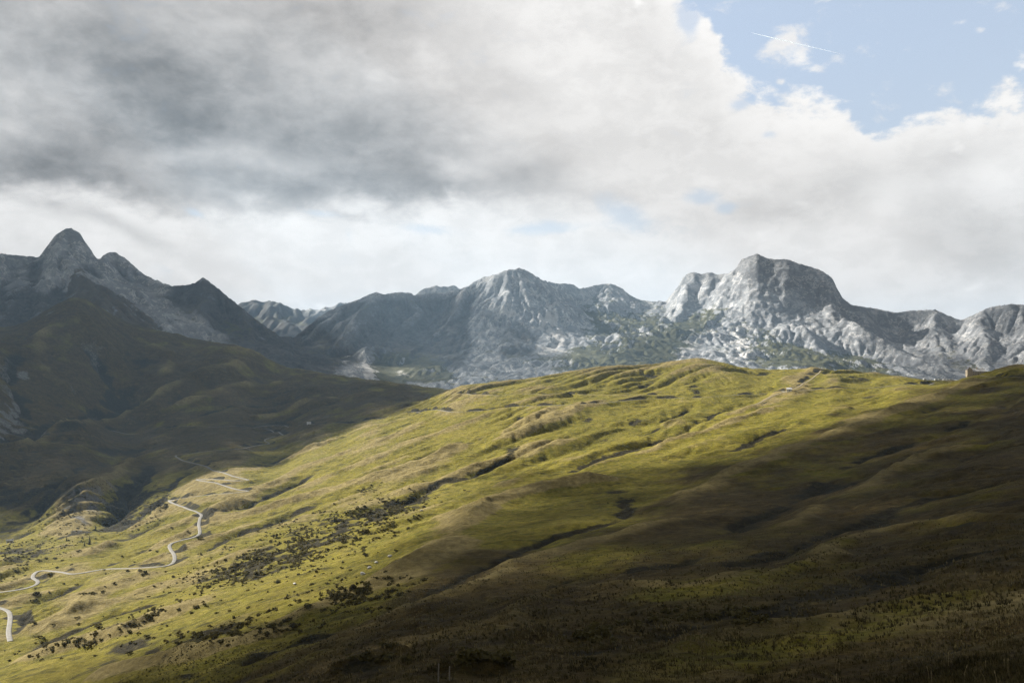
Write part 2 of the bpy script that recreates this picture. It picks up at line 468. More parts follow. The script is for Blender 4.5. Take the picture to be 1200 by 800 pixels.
# ------------------------------------------------------------------ roads: cut into the hillside
ROADS = [
    ('road', 3.5, [(12, 752), (10, 740), (12, 726), (11, 718), (5, 713), (-8, 711)]),
    ('road', 3.5, [(-10, 697), (20, 693), (38, 688), (46, 683), (44, 678), (37, 676), (45, 671), (62, 669), (75, 671), (83, 674), (100, 671), (125, 667), (160, 665.5), (185, 664), (200, 661), (205, 655), (203, 647), (198, 641), (203, 636), (220, 631), (234, 626), (233, 613), (235, 605), (238, 601), (222, 596), (204, 591), (198, 586), (212, 583), (240, 580), (272, 577.5), (296, 576), (282, 573), (262, 568), (246, 564.5), (228, 563.5), (246, 561.5), (275, 562), (294, 564), (276, 559), (260, 553), (240, 544), (222, 539), (205, 535), (222, 531), (250, 528), (280, 526), (304, 522), (316, 520), (310, 516), (322, 511), (332, 509), (318, 505), (300, 503), (282, 500)]),
    ('road', 3.5, [(130, 503), (200, 501), (260, 500), (320, 499), (362, 497.5), (400, 495), (440, 490), (485, 484), (525, 483), (560, 481), (600, 477), (640, 475), (680, 473), (730, 470), (780, 467.5), (820, 466), (860, 463), (900, 461), (925, 458.5), (960, 456), (1000, 455), (1040, 453), (1075, 450), (1095, 448)]),
    ('track', 3.4, [(535, 462), (570, 462.5), (600, 463), (640, 462.5), (690, 463.5), (740, 463), (790, 464)]),
    ('track', 2.6, [(962, 433), (955, 441), (945, 448), (930, 455), (905, 465), (880, 475)]),
    ('track', 3.0, [(1150, 440), (1165, 441), (1180, 441.5), (1196, 443)]),
]
road_dist = np.full(HN.shape, 1e9); bank_shade = np.zeros(HN.shape); track_dist = np.full(HN.shape, 1e9)
roads3d = []
for name, width, pts in ROADS:
    qx, qy = cast([p[0] for p in pts], [p[1] for p in pts])
    q = smooth_poly(list(zip(qx, qy)), 10)
    # even spacing
    L = np.concatenate([[0], np.cumsum(np.hypot(*np.diff(q, axis=0).T))])
    m = max(int(L[-1] / 6), 8)
    q = np.stack([np.interp(np.linspace(0, L[-1], m), L, q[:, i]) for i in (0, 1)], 1)
    for _ in range(3):
        q[1:-1] = .25 * q[:-2] + .5 * q[1:-1] + .25 * q[2:]
    z = near_h(q[:, 0], q[:, 1])
    ks = 5
    z = np.convolve(np.pad(z, ks, 'edge'), np.ones(2 * ks + 1) / (2 * ks + 1), 'valid')
    roads3d.append((name, width, q, z))
    pad = 40
    i0 = max(int((q[:, 0].min() - pad - NX0) / CN), 0); i1 = min(int((q[:, 0].max() + pad - NX0) / CN) + 1, len(nxs))
    j0 = max(int((q[:, 1].min() - pad - NY0) / CN), 0); j1 = min(int((q[:, 1].max() + pad - NY0) / CN) + 1, len(nys))
    x = GX[j0:j1, i0:i1]; y = GY[j0:j1, i0:i1]
    sub = HN[j0:j1, i0:i1]
    r, s, t = dist_poly(x, y, q)
    zr = np.interp(t * (len(q) - 1), np.arange(len(q)), z)
    b = sstep(width * .5 + 7.5, width * .5 + 2.0, r)
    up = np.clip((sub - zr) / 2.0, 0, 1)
    HN[j0:j1, i0:i1] = sub * (1 - b) + zr * b
    tgt = road_dist if name == 'road' else track_dist
    mm = r < tgt[j0:j1, i0:i1]
    tgt[j0:j1, i0:i1] = np.where(mm, r, tgt[j0:j1, i0:i1])
    bank_shade[j0:j1, i0:i1] = np.maximum(bank_shade[j0:j1, i0:i1], up * sstep(15, 7, r) * (1.0 if name == 'road' else .8))  # uphill cut bank, its shade later painted in as dark scrub colour

# ------------------------------------------------------------------ mountains: crest and spur skeletons (px, py, distance)
SK = [
    # left limestone peaks
    (1.15, [(-260, 300, 4900), (-120, 312, 4900), (-30, 303, 4950), (0, 297, 4950), (20, 299, 4950), (45, 301, 4950), (53, 290, 4950), (65, 275, 4950), (75, 268.5, 4950), (82, 267, 4950), (92, 272, 4950), (102, 285, 4960), (113, 302, 4980), (117, 303.5, 5050), (123, 297, 5100), (133, 295, 5100), (148, 303, 5100), (157, 311, 5080), (170, 322, 5000), (190, 331, 4850), (202, 335, 4700), (225, 333, 4560), (232, 329, 4520), (237, 324, 4500), (245, 329, 4480), (262, 343, 4450), (280, 358, 4400), (305, 378, 4320), (330, 398, 4250), (350, 412, 4180), (375, 440, 4050)]),
    (.62, [(84, 292, 4830), (88, 303, 4650), (96, 322, 4350), (104, 340, 3950), (108, 350, 3500), (108, 356, 3100)]),
    (.95, [(86, 300, 4700), (70, 322, 4400), (52, 342, 4150), (25, 364, 3850)]),
    (.60, [(96, 322, 4350), (120, 337, 4200), (150, 352, 4050), (178, 372, 3850), (205, 392, 3600)]),
    (.95, [(45, 301, 4950), (40, 325, 4600), (20, 345, 4250), (5, 372, 3900)]),
    (.95, [(75, 270, 4950), (66, 300, 4700), (52, 325, 4450), (38, 350, 4150)]),
    (.95, [(0, 297, 4950), (-20, 325, 4550), (-40, 350, 4200)]),
    (.95, [(150, 305, 5100), (160, 335, 4850), (185, 365, 4500), (200, 385, 4200)]),
    (.95, [(237, 324, 4500), (235, 355, 4300), (245, 385, 4050), (255, 402, 3850)]),
    (.75, [(280, 358, 4400), (290, 385, 4150), (300, 405, 3950)]),
    # centre massif
    (1.2, [(330, 404, 4900), (350, 390, 5000), (372, 372, 5150), (385, 364, 5200), (402, 357, 5200), (425, 349, 5200), (433, 344, 5200), (441, 342.5, 5200), (450, 345, 5200), (460, 343, 5220), (470, 342, 5250), (480, 343, 5250), (487, 346, 5300), (520, 342, 5350), (545, 337, 5350), (556, 330, 5300), (565, 325, 5280), (575, 323, 5250), (590, 318, 5200), (597, 315, 5200), (602, 316, 5200), (607, 314, 5200), (615, 315.5, 5200), (623, 320, 5230), (635, 328, 5400), (650, 331.5, 5700), (672, 333, 5900), (678, 338, 6000), (690, 336, 6150), (703, 333, 6250), (716, 332, 6300), (728, 337, 6350), (738, 345, 6400), (750, 351, 6400), (765, 353, 6400), (780, 353, 6400)]),
    (.85, [(600, 315, 5200), (596, 335, 5080), (588, 355, 4950), (575, 378, 4800), (552, 400, 4600), (528, 425, 4400), (520, 440, 4250)]),
    (.85, [(610, 315, 5200), (614, 345, 5020), (612, 370, 4870), (598, 395, 4700), (590, 420, 4500), (585, 445, 4300)]),
    (.85, [(622, 320, 5230), (640, 345, 5100), (650, 365, 4980), (654, 385, 4850), (648, 410, 4680), (640, 440, 4450)]),
    (.85, [(556, 330, 5300), (540, 355, 5080), (520, 378, 4880), (495, 395, 4700), (470, 412, 4520), (450, 430, 4350)]),
    (.85, [(500, 345, 5350), (485, 365, 5100), (462, 385, 4850), (440, 402, 4650), (428, 412, 4500)]),
    (.85, [(441, 343, 5200), (428, 365, 4950), (412, 385, 4750), (395, 402, 4550), (392, 425, 4350), (385, 445, 4200)]),
    (.85, [(402, 357, 5200), (380, 380, 4950), (355, 405, 4700), (350, 430, 4450)]),
    (1.1, [(424, 402, 4480), (428, 418, 4350), (432, 434, 4230), (440, 448, 4120)]),
    (.6, [(440, 405, 4600), (470, 420, 4400), (495, 430, 4300), (520, 438, 4200), (545, 452, 4050)]),
    # karst shelf between the massifs
    (.42, [(716, 332, 6300), (705, 352, 5850), (700, 372, 5450), (690, 395, 5050), (685, 415, 4750), (690, 440, 4450)]),
    (.40, [(745, 351, 6400), (742, 368, 5900), (735, 385, 5500), (720, 405, 5100), (722, 430, 4650)]),
    # right massif
    (1.3, [(765, 354, 6400), (778, 352, 6350), (790, 341, 6250), (796, 332, 6200), (800, 325, 6150), (806, 320.5, 6100), (813, 318.5, 6080), (822, 321, 6060), (832, 319, 6040), (842, 321.5, 6020), (854, 320, 6000), (862, 314, 5970), (868, 304, 5950), (876, 301, 5930), (888, 297, 5900), (898, 302, 5900), (908, 304, 5900), (922, 303.5, 5900), (938, 309, 5900), (952, 313, 5890), (965, 318, 5870), (975, 325, 5850), (981, 336, 5830), (988, 349, 5800), (998, 357, 5800), (1010, 359, 5850), (1030, 362, 5900), (1050, 366, 5920), (1065, 364, 5950), (1082, 363, 5950), (1096, 362.5, 5950), (1108, 368, 5950), (1126, 375, 5950), (1140, 369, 5900), (1158, 360, 5850), (1170, 358, 5830), (1185, 356, 5800), (1200, 357, 5800), (1300, 345, 5800), (1450, 360, 5800)]),
    (.85, [(862, 314, 5970), (852, 338, 5800), (838, 360, 5600), (818, 380, 5400), (800, 402, 5180), (785, 425, 4950), (775, 450, 4700)]),
    (.9, [(868, 320, 5930), (872, 345, 5720), (868, 372, 5480), (862, 400, 5220), (858, 430, 4950), (855, 455, 4700)]),
    (.85, [(880, 335, 5820), (900, 360, 5600), (935, 385, 5380), (970, 405, 5180), (1005, 425, 4980), (1040, 445, 4780)]),
    (.95, [(895, 375, 5500), (905, 400, 5250), (915, 430, 4950), (920, 450, 4750)]),
    (.95, [(960, 345, 5750), (1000, 372, 5520), (1040, 395, 5300), (1075, 415, 5100), (1110, 445, 4800)]),
    (.95, [(813, 319, 6080), (805, 345, 5880), (790, 372, 5620), (765, 395, 5350), (750, 420, 5050)]),
    (.6, [(1096, 363, 5950), (1090, 385, 5700), (1100, 410, 5400), (1120, 440, 5050)]),
    (.75, [(1158, 360, 5850), (1150, 385, 5600), (1155, 410, 5350), (1165, 440, 5000)]),
    (.75, [(1200, 357, 5800), (1205, 390, 5500), (1215, 430, 5100)]),
]
SKY_M = [(-260, 300), (-120, 312), (-30, 303), (0, 297), (20, 299), (45, 301), (53, 290), (65, 275), (75, 268.5), (82, 267), (92, 272), (102, 285), (113, 302), (117, 303.5), (123, 297), (133, 295), (148, 303), (157, 311), (170, 322), (190, 331), (202, 335), (225, 333), (232, 329), (237, 324), (245, 329), (262, 343), (280, 358), (305, 378), (328, 394), (345, 395), (372, 372), (385, 364)] + [(a, b) for a, b, _ in SK[10][1][4:]] + [(a, b) for a, b, _ in SK[22][1][2:-1]]
CM = 8.0
MX0, MX1, MY0, MY1 = -4300.0, 4300.0, 2900.0, 7300.0
mxs = np.arange(MX0, MX1 + 1, CM); mys = np.arange(MY0, MY1 + 1, CM)
MX, MY = np.meshgrid(mxs, mys)

def tents(X, Y, SK, base, warp=55, seed=0, soft=.45, crests=(), RC=None):
    """height field: the highest of all ridge 'tents', their flanks slightly concave"""
    wxx = X + warp * fbm(X / 420, Y / 420, 4, .5, seed + 1); wyy = Y + warp * fbm(X / 420 + 31, Y / 420, 4, .5, seed + 2)
    H = np.full(X.shape, base, float)
    for si, (sl, pts) in enumerate(SK):
        q = np.array([pix_pt(*p) for p in pts])
        for k in range(len(q) - 1):
            a, b = q[k], q[k + 1]
            reach = (max(a[2], b[2]) - base) / (sl * soft) + 150
            i0 = max(int((min(a[0], b[0]) - reach - X[0, 0]) / (X[0, 1] - X[0, 0])), 0); i1 = int((max(a[0], b[0]) + reach - X[0, 0]) / (X[0, 1] - X[0, 0])) + 1
            j0 = max(int((min(a[1], b[1]) - reach - Y[0, 0]) / (Y[1, 0] - Y[0, 0])), 0); j1 = int((max(a[1], b[1]) + reach - Y[0, 0]) / (Y[1, 0] - Y[0, 0])) + 1
            if i1 <= i0 or j1 <= j0: continue
            sl_ = np.s_[j0:j1, i0:i1]
            x = wxx[sl_]; y = wyy[sl_]
            if x.size == 0: continue
            u = b[:2] - a[:2]; L2 = (u ** 2).sum() + 1e-6
            t = np.clip(((x - a[0]) * u[0] + (y - a[1]) * u[1]) / L2, 0, 1)
            r = np.hypot(x - a[0] - t * u[0], y - a[1] - t * u[1])
            zc = a[2] + (b[2] - a[2]) * t
            if si in crests: RC[sl_] = np.minimum(RC[sl_], np.hypot(X[sl_] - a[0] - t * u[0], Y[sl_] - a[1] - t * u[1]))
            z = zc - sl * (soft * r + (1 - soft) * 420 * (1 - np.exp(-r / 420)))
            H[sl_] = np.maximum(H[sl_], z)
    return H

RC = np.full(MX.shape, 1500.0)
HM = tents(MX, MY, SK, -420.0, seed=50, warp=45, crests=(0, 10, 22), RC=RC)
cr = sstep(15, 420, RC) * .85 + .15
HM = HM * .5 + blur(HM, 2, 2) * .5
hh = np.clip((HM + 350) / 700, .15, 1.0) * cr
wx = 60 * fbm(MX / 300, MY / 300, 3, seed=61); wy = 60 * fbm(MX / 300 + 20, MY / 300, 3, seed=62)
HM += hh * 75 * (ridged((MX + wx) / 640, (MY + wy) / 640, 5, .5, seed=63) - .42)
HM += hh * 10 * fbm(MX / 70, MY / 70, 4, .6, seed=64)
er = 1 - .8 * np.exp(-(((MX - 1650) / 800) ** 2)) * sstep(700, 250, RC)
HM = erode(HM, CM, 500000, 70, rate=.25, cap=5.0, dep=.25, inertia=.2, seed=5, lim=.05, mask=er)
HM = HM * er + (1 - er) * blur(HM, 3, 2)
# bedding ledges on the blocky right hand massif
bz = (HM + .32 * MX - .12 * MY + 40 * fbm(MX / 300, MY / 300, 3, seed=71)) / 62
HM += (1 - er) * 13 * (np.abs((bz % 1) - .5) * 2 - .5) * (.4 + ridged(MX / 260, MY / 260, 3, .5, seed=72)) + (1 - er) * 22 * (ridged(MX / 210, MY / 210, 4, .55, seed=73) - .42)
HM += hh * 3.5 * fbm(MX / 34, MY / 34, 3, .6, seed=66)
sk = np.array(SKY_M); m_az, m_g = pix_ag(sk[:, 0], sk[:, 1]); m_az = np.degrees(m_az)
o_ = np.argsort(m_az); m_az = m_az[o_]; m_g = m_g[o_]
MD = np.hypot(MX, MY)
HM = fix_skyline(HM, MX, MY, m_az, m_g, np.exp(-RC / 260) * (RC < 900) + .03, res=.10, sm=3, it=4)

jag = np.clip((HM + 200) / 500, 0, 1)
HM += cr * np.clip((HM + 250) / 500, 0, 1) * 16 * (ridged((MX + .5 * MY) / 120, (MY - .3 * MX + 1.2 * HM) / 210, 4, .62, seed=170) - .45)
HM += jag * (15 * (ridged(MX / 190, MY / 150, 4, .6, seed=68) - .4) + 3 * fbm(MX / 24, MY / 24, 2, .6, seed=69)) * (.6 + .4 * sstep(-2300, -900, MX) * sstep(3800, 2500, MX) + .4 * sstep(-1700, -2300, MX))
HM = fix_skyline(HM, MX, MY, m_az, m_g, np.exp(-RC / 160) * (RC < 700) + .02, res=.10, sm=4, it=1)

# blue distant ridges
SKF = [
    (.5, [(200, 390, 9600), (270, 362, 9500), (285, 354, 9500), (296, 352, 9500), (305, 349.5, 9500), (316, 348.5, 9500), (324, 351, 9500), (333, 359, 9400), (350, 363, 9400), (368, 361.5, 9300), (385, 360, 9200), (400, 356, 9200), (420, 352, 9200), (440, 352, 9200)]),
    (.4, [(316, 349, 9500), (320, 372, 8800), (335, 395, 8200)]),
    (.4, [(385, 360, 9200), (370, 382, 8600), (360, 405, 8000)]),
    (.4, [(285, 354, 9500), (280, 380, 8900)]),
    (.6, [(470, 352, 7600), (490, 343, 7600), (500, 337, 7600), (510, 334.5, 7600), (522, 336, 7600), (535, 337, 7600), (560, 345, 7600)]),
]
FX, FY = np.meshgrid(np.arange(-3900, 400, 18.0), np.arange(6900, 10600, 18.0))
HF = tents(FX, FY, SKF, -300.0, warp=70, seed=80, soft=.7)
HF += np.clip((HF + 300) / 800, 0, 1) * (90 * (ridged(FX / 600, FY / 600, 5, .55, seed=81) - .42))
HF = erode(HF, 18.0, 90000, 50, rate=.25, cap=5, seed=8, lim=.05)

def comp_h(x, y):
    """all terrain, for placing the clouds"""
    n = near_h(x, y)
    n = np.where((x > NX0) & (x < NX1) & (y > NY0) & (y < NY1), n, -400)
    m = bil(HM, (x - MX0) / CM, (y - MY0) / CM)
    m = np.where((x > MX0) & (x < MX1) & (y > MY0) & (y < MY1), m, -400)
    return np.maximum(n, m)

#@@PART2
# ------------------------------------------------------------------ image-shaped maps of ground cover, painted shade and sun let through the clouds
IMX0, IMY0, IMS, IMW, IMH = -300, 150, 2.0, 900, 380
_iy, _ix = np.mgrid[0:IMH, 0:IMW]
_ipx = IMX0 + _ix * IMS; _ipy = IMY0 + _iy * IMS

def polymask(pts, soft=3):
    pts = np.array(pts, float); ins = np.zeros(_ipx.shape, bool); n = len(pts)
    for i in range(n):
        x0, y0 = pts[i]; x1, y1 = pts[(i + 1) % n]
        if y0 == y1: continue
        c = ((y0 > _ipy) != (y1 > _ipy)) & (_ipx < (x1 - x0) * (_ipy - y0) / (y1 - y0) + x0)
        ins ^= c
    return blur(ins.astype(float), max(1, soft / IMS), 2)

def blob(px, py, rx, ry, rot=0, s=1.0):
    a = math.radians(rot); dx = _ipx - px; dy = _ipy - py
    u = (dx * math.cos(a) + dy * math.sin(a)) / rx; v = (-dx * math.sin(a) + dy * math.cos(a)) / ry
    return s * np.exp(-(u * u + v * v))

def look(M, px, py): return bil(M, (px - IMX0) / IMS, (py - IMY0) / IMS)

# ------------------------------------------------------------------ materials
def new_mat(name):
    m = bpy.data.materials.new(name); m.use_nodes = True
    m.cycles.use_transparent_shadow = False if hasattr(m.cycles, 'use_transparent_shadow') else None
    nt = m.node_tree
    return m, nt, nt.nodes['Principled BSDF']

def flat_mat(name, col, rough=.8, metal=0., var=.12, scale=3.0, spec=.3):
    """a solid colour, slightly mottled by noise"""
    m, nt, b = new_mat(name)
    n = nt.nodes.new('ShaderNodeTexNoise'); n.inputs['Scale'].default_value = scale; n.inputs['Detail'].default_value = 5
    tc = nt.nodes.new('ShaderNodeTexCoord'); nt.links.new(tc.outputs['Object'], n.inputs['Vector'])
    r = nt.nodes.new('ShaderNodeMapRange'); r.inputs['To Min'].default_value = 1 - var * 1.5; r.inputs['To Max'].default_value = 1 + var * 1.5
    nt.links.new(n.outputs['Fac'], r.inputs['Value'])
    x = nt.nodes.new('ShaderNodeVectorMath'); x.operation = 'SCALE'; x.inputs[0].default_value = col
    nt.links.new(r.outputs[0], x.inputs['Scale']); nt.links.new(x.outputs[0], b.inputs['Base Color'])
    b.inputs['Roughness'].default_value = rough; b.inputs['Metallic'].default_value = metal
    b.inputs['Specular IOR Level'].default_value = spec
    return m

class NT:
    """terse node building"""
    def __init__(s, nt): s.nt = nt; s.N = nt.nodes; s.L = nt.links
    def put(s, sock, v):
        if isinstance(v, bpy.types.NodeSocket): s.L.new(v, sock)
        elif v is not None: sock.default_value = v
    def m(s, op, a, b=None, c=None, clamp=False):
        n = s.N.new('ShaderNodeMath'); n.operation = op; n.use_clamp = clamp
        for i, v in enumerate((a, b, c)):
            if v is not None: s.put(n.inputs[i], v)
        return n.outputs[0]
    def add(s, a, b): return s.m('ADD', a, b)
    def sub(s, a, b): return s.m('SUBTRACT', a, b)
    def mul(s, a, b): return s.m('MULTIPLY', a, b)
    def div(s, a, b): return s.m('DIVIDE', a, b)
    def mad(s, a, b, c): return s.m('MULTIPLY_ADD', a, b, c)
    def mx(s, a, b): return s.m('MAXIMUM', a, b)
    def mn(s, a, b): return s.m('MINIMUM', a, b)
    def ss(s, a, b, x, lo=0., hi=1.):
        n = s.N.new('ShaderNodeMapRange'); n.interpolation_type = 'SMOOTHSTEP'
        s.put(n.inputs['Value'], x); s.put(n.inputs['From Min'], a); s.put(n.inputs['From Max'], b)
        n.inputs['To Min'].default_value = lo; n.inputs['To Max'].default_value = hi
        return n.outputs[0]
    def lin(s, a, b, x, lo=0., hi=1.):
        n = s.N.new('ShaderNodeMapRange'); s.put(n.inputs['Value'], x); n.inputs['From Min'].default_value = a; n.inputs['From Max'].default_value = b
        n.inputs['To Min'].default_value = lo; n.inputs['To Max'].default_value = hi
        return n.outputs[0]
    def noise(s, vec, scale, detail=4, rough=.5, dist=0., kind='FBM'):
        n = s.N.new('ShaderNodeTexNoise'); n.noise_type = kind
        s.put(n.inputs['Vector'], vec); n.inputs['Scale'].default_value = scale; n.inputs['Detail'].default_value = detail
        n.inputs['Roughness'].default_value = rough; n.inputs['Distortion'].default_value = dist
        return n.outputs['Fac']
    def mixc(s, f, a, b, mode='MIX'):
        n = s.N.new('ShaderNodeMix'); n.data_type = 'RGBA'; n.blend_type = mode
        s.put(n.inputs['Factor'], f)
        for sock, v in ((n.inputs['A'], a), (n.inputs['B'], b)) if False else ((n.inputs[6], a), (n.inputs[7], b)):
            s.put(sock, (*v, 1) if isinstance(v, tuple) and len(v) == 3 else v)
        return n.outputs[2]
    def attr(s, name):
        n = s.N.new('ShaderNodeAttribute'); n.attribute_name = name; return n.outputs['Fac']
    def pos(s):
        return s.N.new('ShaderNodeNewGeometry').outputs['Position']
    def vmul(s, v, t):
        n = s.N.new('ShaderNodeVectorMath'); n.operation = 'MULTIPLY'; s.put(n.inputs[0], v); n.inputs[1].default_value = t; return n.outputs[0]
    def bump(s, h, strength, dist, nrm=None):
        n = s.N.new('ShaderNodeBump'); n.inputs['Strength'].default_value = strength; n.inputs['Distance'].default_value = dist
        s.put(n.inputs['Height'], h)
        if nrm is not None: s.L.new(nrm, n.inputs['Normal'])
        return n.outputs[0]

def hill_material():
    m, nt, b = new_mat('hillside_turf'); t = NT(nt); p = t.pos()
    n1 = t.noise(p, .012, 5, .55); n2 = t.noise(p, .06, 8, .68); n3 = t.noise(p, .30, 7, .72); n4 = t.noise(p, 2.3, 5, .7)
    ax = nt.nodes.new('ShaderNodeMapping'); ax.inputs['Rotation'].default_value = (0, 0, -.795); ax.inputs['Scale'].default_value = (.25, 1, 1); nt.links.new(p, ax.inputs['Vector'])
    n5 = t.noise(ax.outputs[0], .16, 6, .68)                                  # downslope streaks
    mix = t.add(t.mul(n2, .40), t.add(t.mul(n3, .40), t.mul(n4, .30)))        # 0.55 mean
    green = t.mixc(t.ss(.40, .66, n1), (.112, .102, .010), (.152, .131, .014))
    green = t.mixc(t.ss(.47, .66, mix), green, (.196, .160, .030))
    green = t.mixc(t.ss(.50, .68, n5), green, (.060, .054, .012))
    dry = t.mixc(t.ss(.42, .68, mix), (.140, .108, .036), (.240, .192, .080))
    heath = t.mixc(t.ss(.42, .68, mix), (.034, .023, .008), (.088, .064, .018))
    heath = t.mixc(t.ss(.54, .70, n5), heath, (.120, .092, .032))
    shrub = t.mixc(t.ss(.40, .65, t.add(t.mul(n3, .6), t.mul(n4, .4))), (.014, .012, .006), (.050, .041, .016))
    rock = t.mixc(t.ss(.35, .7, mix), (.055, .052, .050), (.20, .19, .175))
    f = t.ss(.30, .70, t.add(t.attr('dry'), t.mul(t.sub(mix, .55), 1.1)))
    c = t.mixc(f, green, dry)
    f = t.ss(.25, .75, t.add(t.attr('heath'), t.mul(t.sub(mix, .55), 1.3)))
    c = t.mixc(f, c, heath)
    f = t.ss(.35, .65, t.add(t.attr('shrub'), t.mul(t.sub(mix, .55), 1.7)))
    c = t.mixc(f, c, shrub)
    f = t.ss(.35, .65, t.add(t.attr('rock'), t.mul(t.sub(mix, .55), 1.2)))
    c = t.mixc(f, c, rock)
    n6 = t.noise(p, .17, 7, .78); n7 = t.noise(ax.outputs[0], .55, 6, .75)
    tuft = t.add(t.ss(.36, .64, n6, -.25, .24), t.ss(.38, .62, n7, -.12, .12))   # tussocks and thin worn patches
    cm_ = nt.nodes.new('ShaderNodeVectorMath'); cm_.operation = 'SCALE'; nt.links.new(c, cm_.inputs[0]); nt.links.new(t.add(1.0, tuft), cm_.inputs['Scale']); c = cm_.outputs[0]
    nt.links.new(c, b.inputs['Base Color']); b.inputs['Roughness'].default_value = .95
    b.inputs['Specular IOR Level'].default_value = .08
    h = t.add(t.mul(n3, 1.0), t.mul(n4, .35))
    nb_ = t.bump(t.add(n2, t.add(t.mul(n5, .7), t.mul(n6, .6))), .9, 4.5)
    nt.links.new(t.bump(h, .8, 1.1, nb_), b.inputs['Normal'])
    return m

def rock_material():
    m, nt, b = new_mat('mountain_rock'); t = NT(nt); p = t.pos()
    mp_ = nt.nodes.new('ShaderNodeMapping'); mp_.inputs['Rotation'].default_value = (.3, .5, 0); mp_.inputs['Scale'].default_value = (.45, .45, 1.3); nt.links.new(p, mp_.inputs['Vector']); ps = mp_.outputs[0]
    n1 = t.noise(p, .004, 6, .6); n2 = t.noise(p, .016, 7, .65); n3 = t.noise(p, .06, 6, .7)
    st = t.noise(ps, .009, 8, .68, .8)                                      # bedding
    mix = t.add(t.mul(n2, .5), t.mul(n3, .5))
    rock = t.mixc(t.ss(.38, .64, t.add(t.mul(st, .55), t.mul(n3, .45))), (.25, .258, .275), (.54, .55, .56))  # slight blue tint stands in for part of the distance haze
    rock = t.mixc(t.ss(.52, .70, n2), rock, (.40, .39, .375))
    rg = t.noise(ps, .010, 9, .62, .6, 'RIDGED_MULTIFRACTAL')
    rock = t.mixc(t.ss(.25, .75, rg, .5, 0.), rock, (.13, .134, .142))
    vein = t.ss(.045, .0, t.m('ABSOLUTE', t.sub(st, .50))); vein2 = t.ss(.03, .0, t.m('ABSOLUTE', t.sub(n2, .46)))
    rock = t.mixc(t.mul(t.mx(vein, vein2), .5), rock, (.12, .124, .13))
    rock = t.mixc(t.mul(t.ss(.03, .0, t.m('ABSOLUTE', t.sub(n2, .57))), .7), rock, (.58, .57, .555))
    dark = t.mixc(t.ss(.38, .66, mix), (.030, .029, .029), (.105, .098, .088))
    veg = t.mixc(t.ss(.38, .64, mix), (.030, .033, .014), (.085, .080, .034))
    brown = t.mixc(t.ss(.38, .64, mix), (.052, .041, .027), (.095, .075, .048))
    scree = t.mixc(t.ss(.35, .65, mix), (.36, .35, .335), (.52, .50, .48))
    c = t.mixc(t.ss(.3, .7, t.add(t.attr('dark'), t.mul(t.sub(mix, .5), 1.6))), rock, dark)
    c = t.mixc(t.ss(.35, .65, t.add(t.attr('veg'), t.mul(t.sub(mix, .5), 2.0))), c, veg)
    c = t.mixc(t.ss(.35, .65, t.add(t.attr('brown'), t.mul(t.sub(mix, .5), 1.8))), c, brown)
    c = t.mixc(t.ss(.35, .65, t.add(t.attr('scree'), t.mul(t.sub(mix, .5), 1.6))), c, scree)
    nt.links.new(c, b.inputs['Base Color']); b.inputs['Roughness'].default_value = .9
    b.inputs['Specular IOR Level'].default_value = .15
    h = t.add(t.mul(n2, .6), t.add(t.mul(n3, .4), t.mul(rg, .35)))
    nt.links.new(t.bump(h, .75, 14.0), b.inputs['Normal'])
    return m

M_HILL = hill_material(); M_ROCK = rock_material()

# ------------------------------------------------------------------ the hillside mesh (finer near the viewer)
azc = np.concatenate([np.arange(-180, -80, 4), np.arange(-80, -34, .6), np.arange(-34, 34, .06), np.arange(34, 80, .6), np.arange(80, 180.1, 4)])
ldr = np.concatenate([np.linspace(math.log(.3), math.log(3.1), 8), np.arange(math.log(3.2), math.log(600), .0072), np.arange(math.log(600), math.log(3640), .0034)])
A2, L2_ = np.meshgrid(np.radians(azc), ldr); D2 = np.exp(L2_)
X2 = np.sin(A2) * D2; Y2 = np.cos(A2) * D2
inside = (X2 > NX0 + 8) & (X2 < NX1 - 8) & (Y2 > NY0 + 8)
Z2 = np.where(inside, near_hs(X2, Y2), polar_G(G, X2, Y2))
Z2 = np.where(D2 < 60, Z2 * sstep(20, 60, D2) + polar_G(G, X2, Y2) * (1 - sstep(20, 60, D2)), Z2)
rdist = bil(np.minimum(road_dist, track_dist), (X2 - NX0) / CN, (Y2 - NY0) / CN)
sp = D2 * np.where(D2 < 600, .0072, .0034)
offroad = sstep(3.0, 7.0, rdist)
for lam, s in ((14, 1), (7, 2), (3.4, 3), (1.7, 4), (.85, 5)):
    Z2 += offroad * .12 * lam ** .9 * perlin(X2 / lam, Y2 / lam, 200 + s) * sstep(lam * .5, lam * .2, sp) * (1 if lam < 10 else .7)
for hpx_, hpy_, rpx, hgt in ((432, 778, 40, 20), (560, 786, 46, 24), (690, 748, 26, 8), (615, 745, 30, 8), (735, 735, 30, 7)):
    hx, hy = cast([hpx_], [hpy_]); hd = float(np.hypot(hx[0], hy[0])); R_ = rpx * hd / F
    rr = np.hypot(X2 - hx[0] + R_ * .5 * perlin(X2 / 3, Y2 / 3, 71), Y2 - hy[0] + R_ * .3 * perlin(X2 / 4, Y2 / 4, 72)) / R_
    Z2 += np.exp(-rr ** 4) * hgt * hd / F * .8 * np.where(Y2 > hy[0], 1.0, 1.0)
PX2, PY2 = project(X2, Y2, Z2)
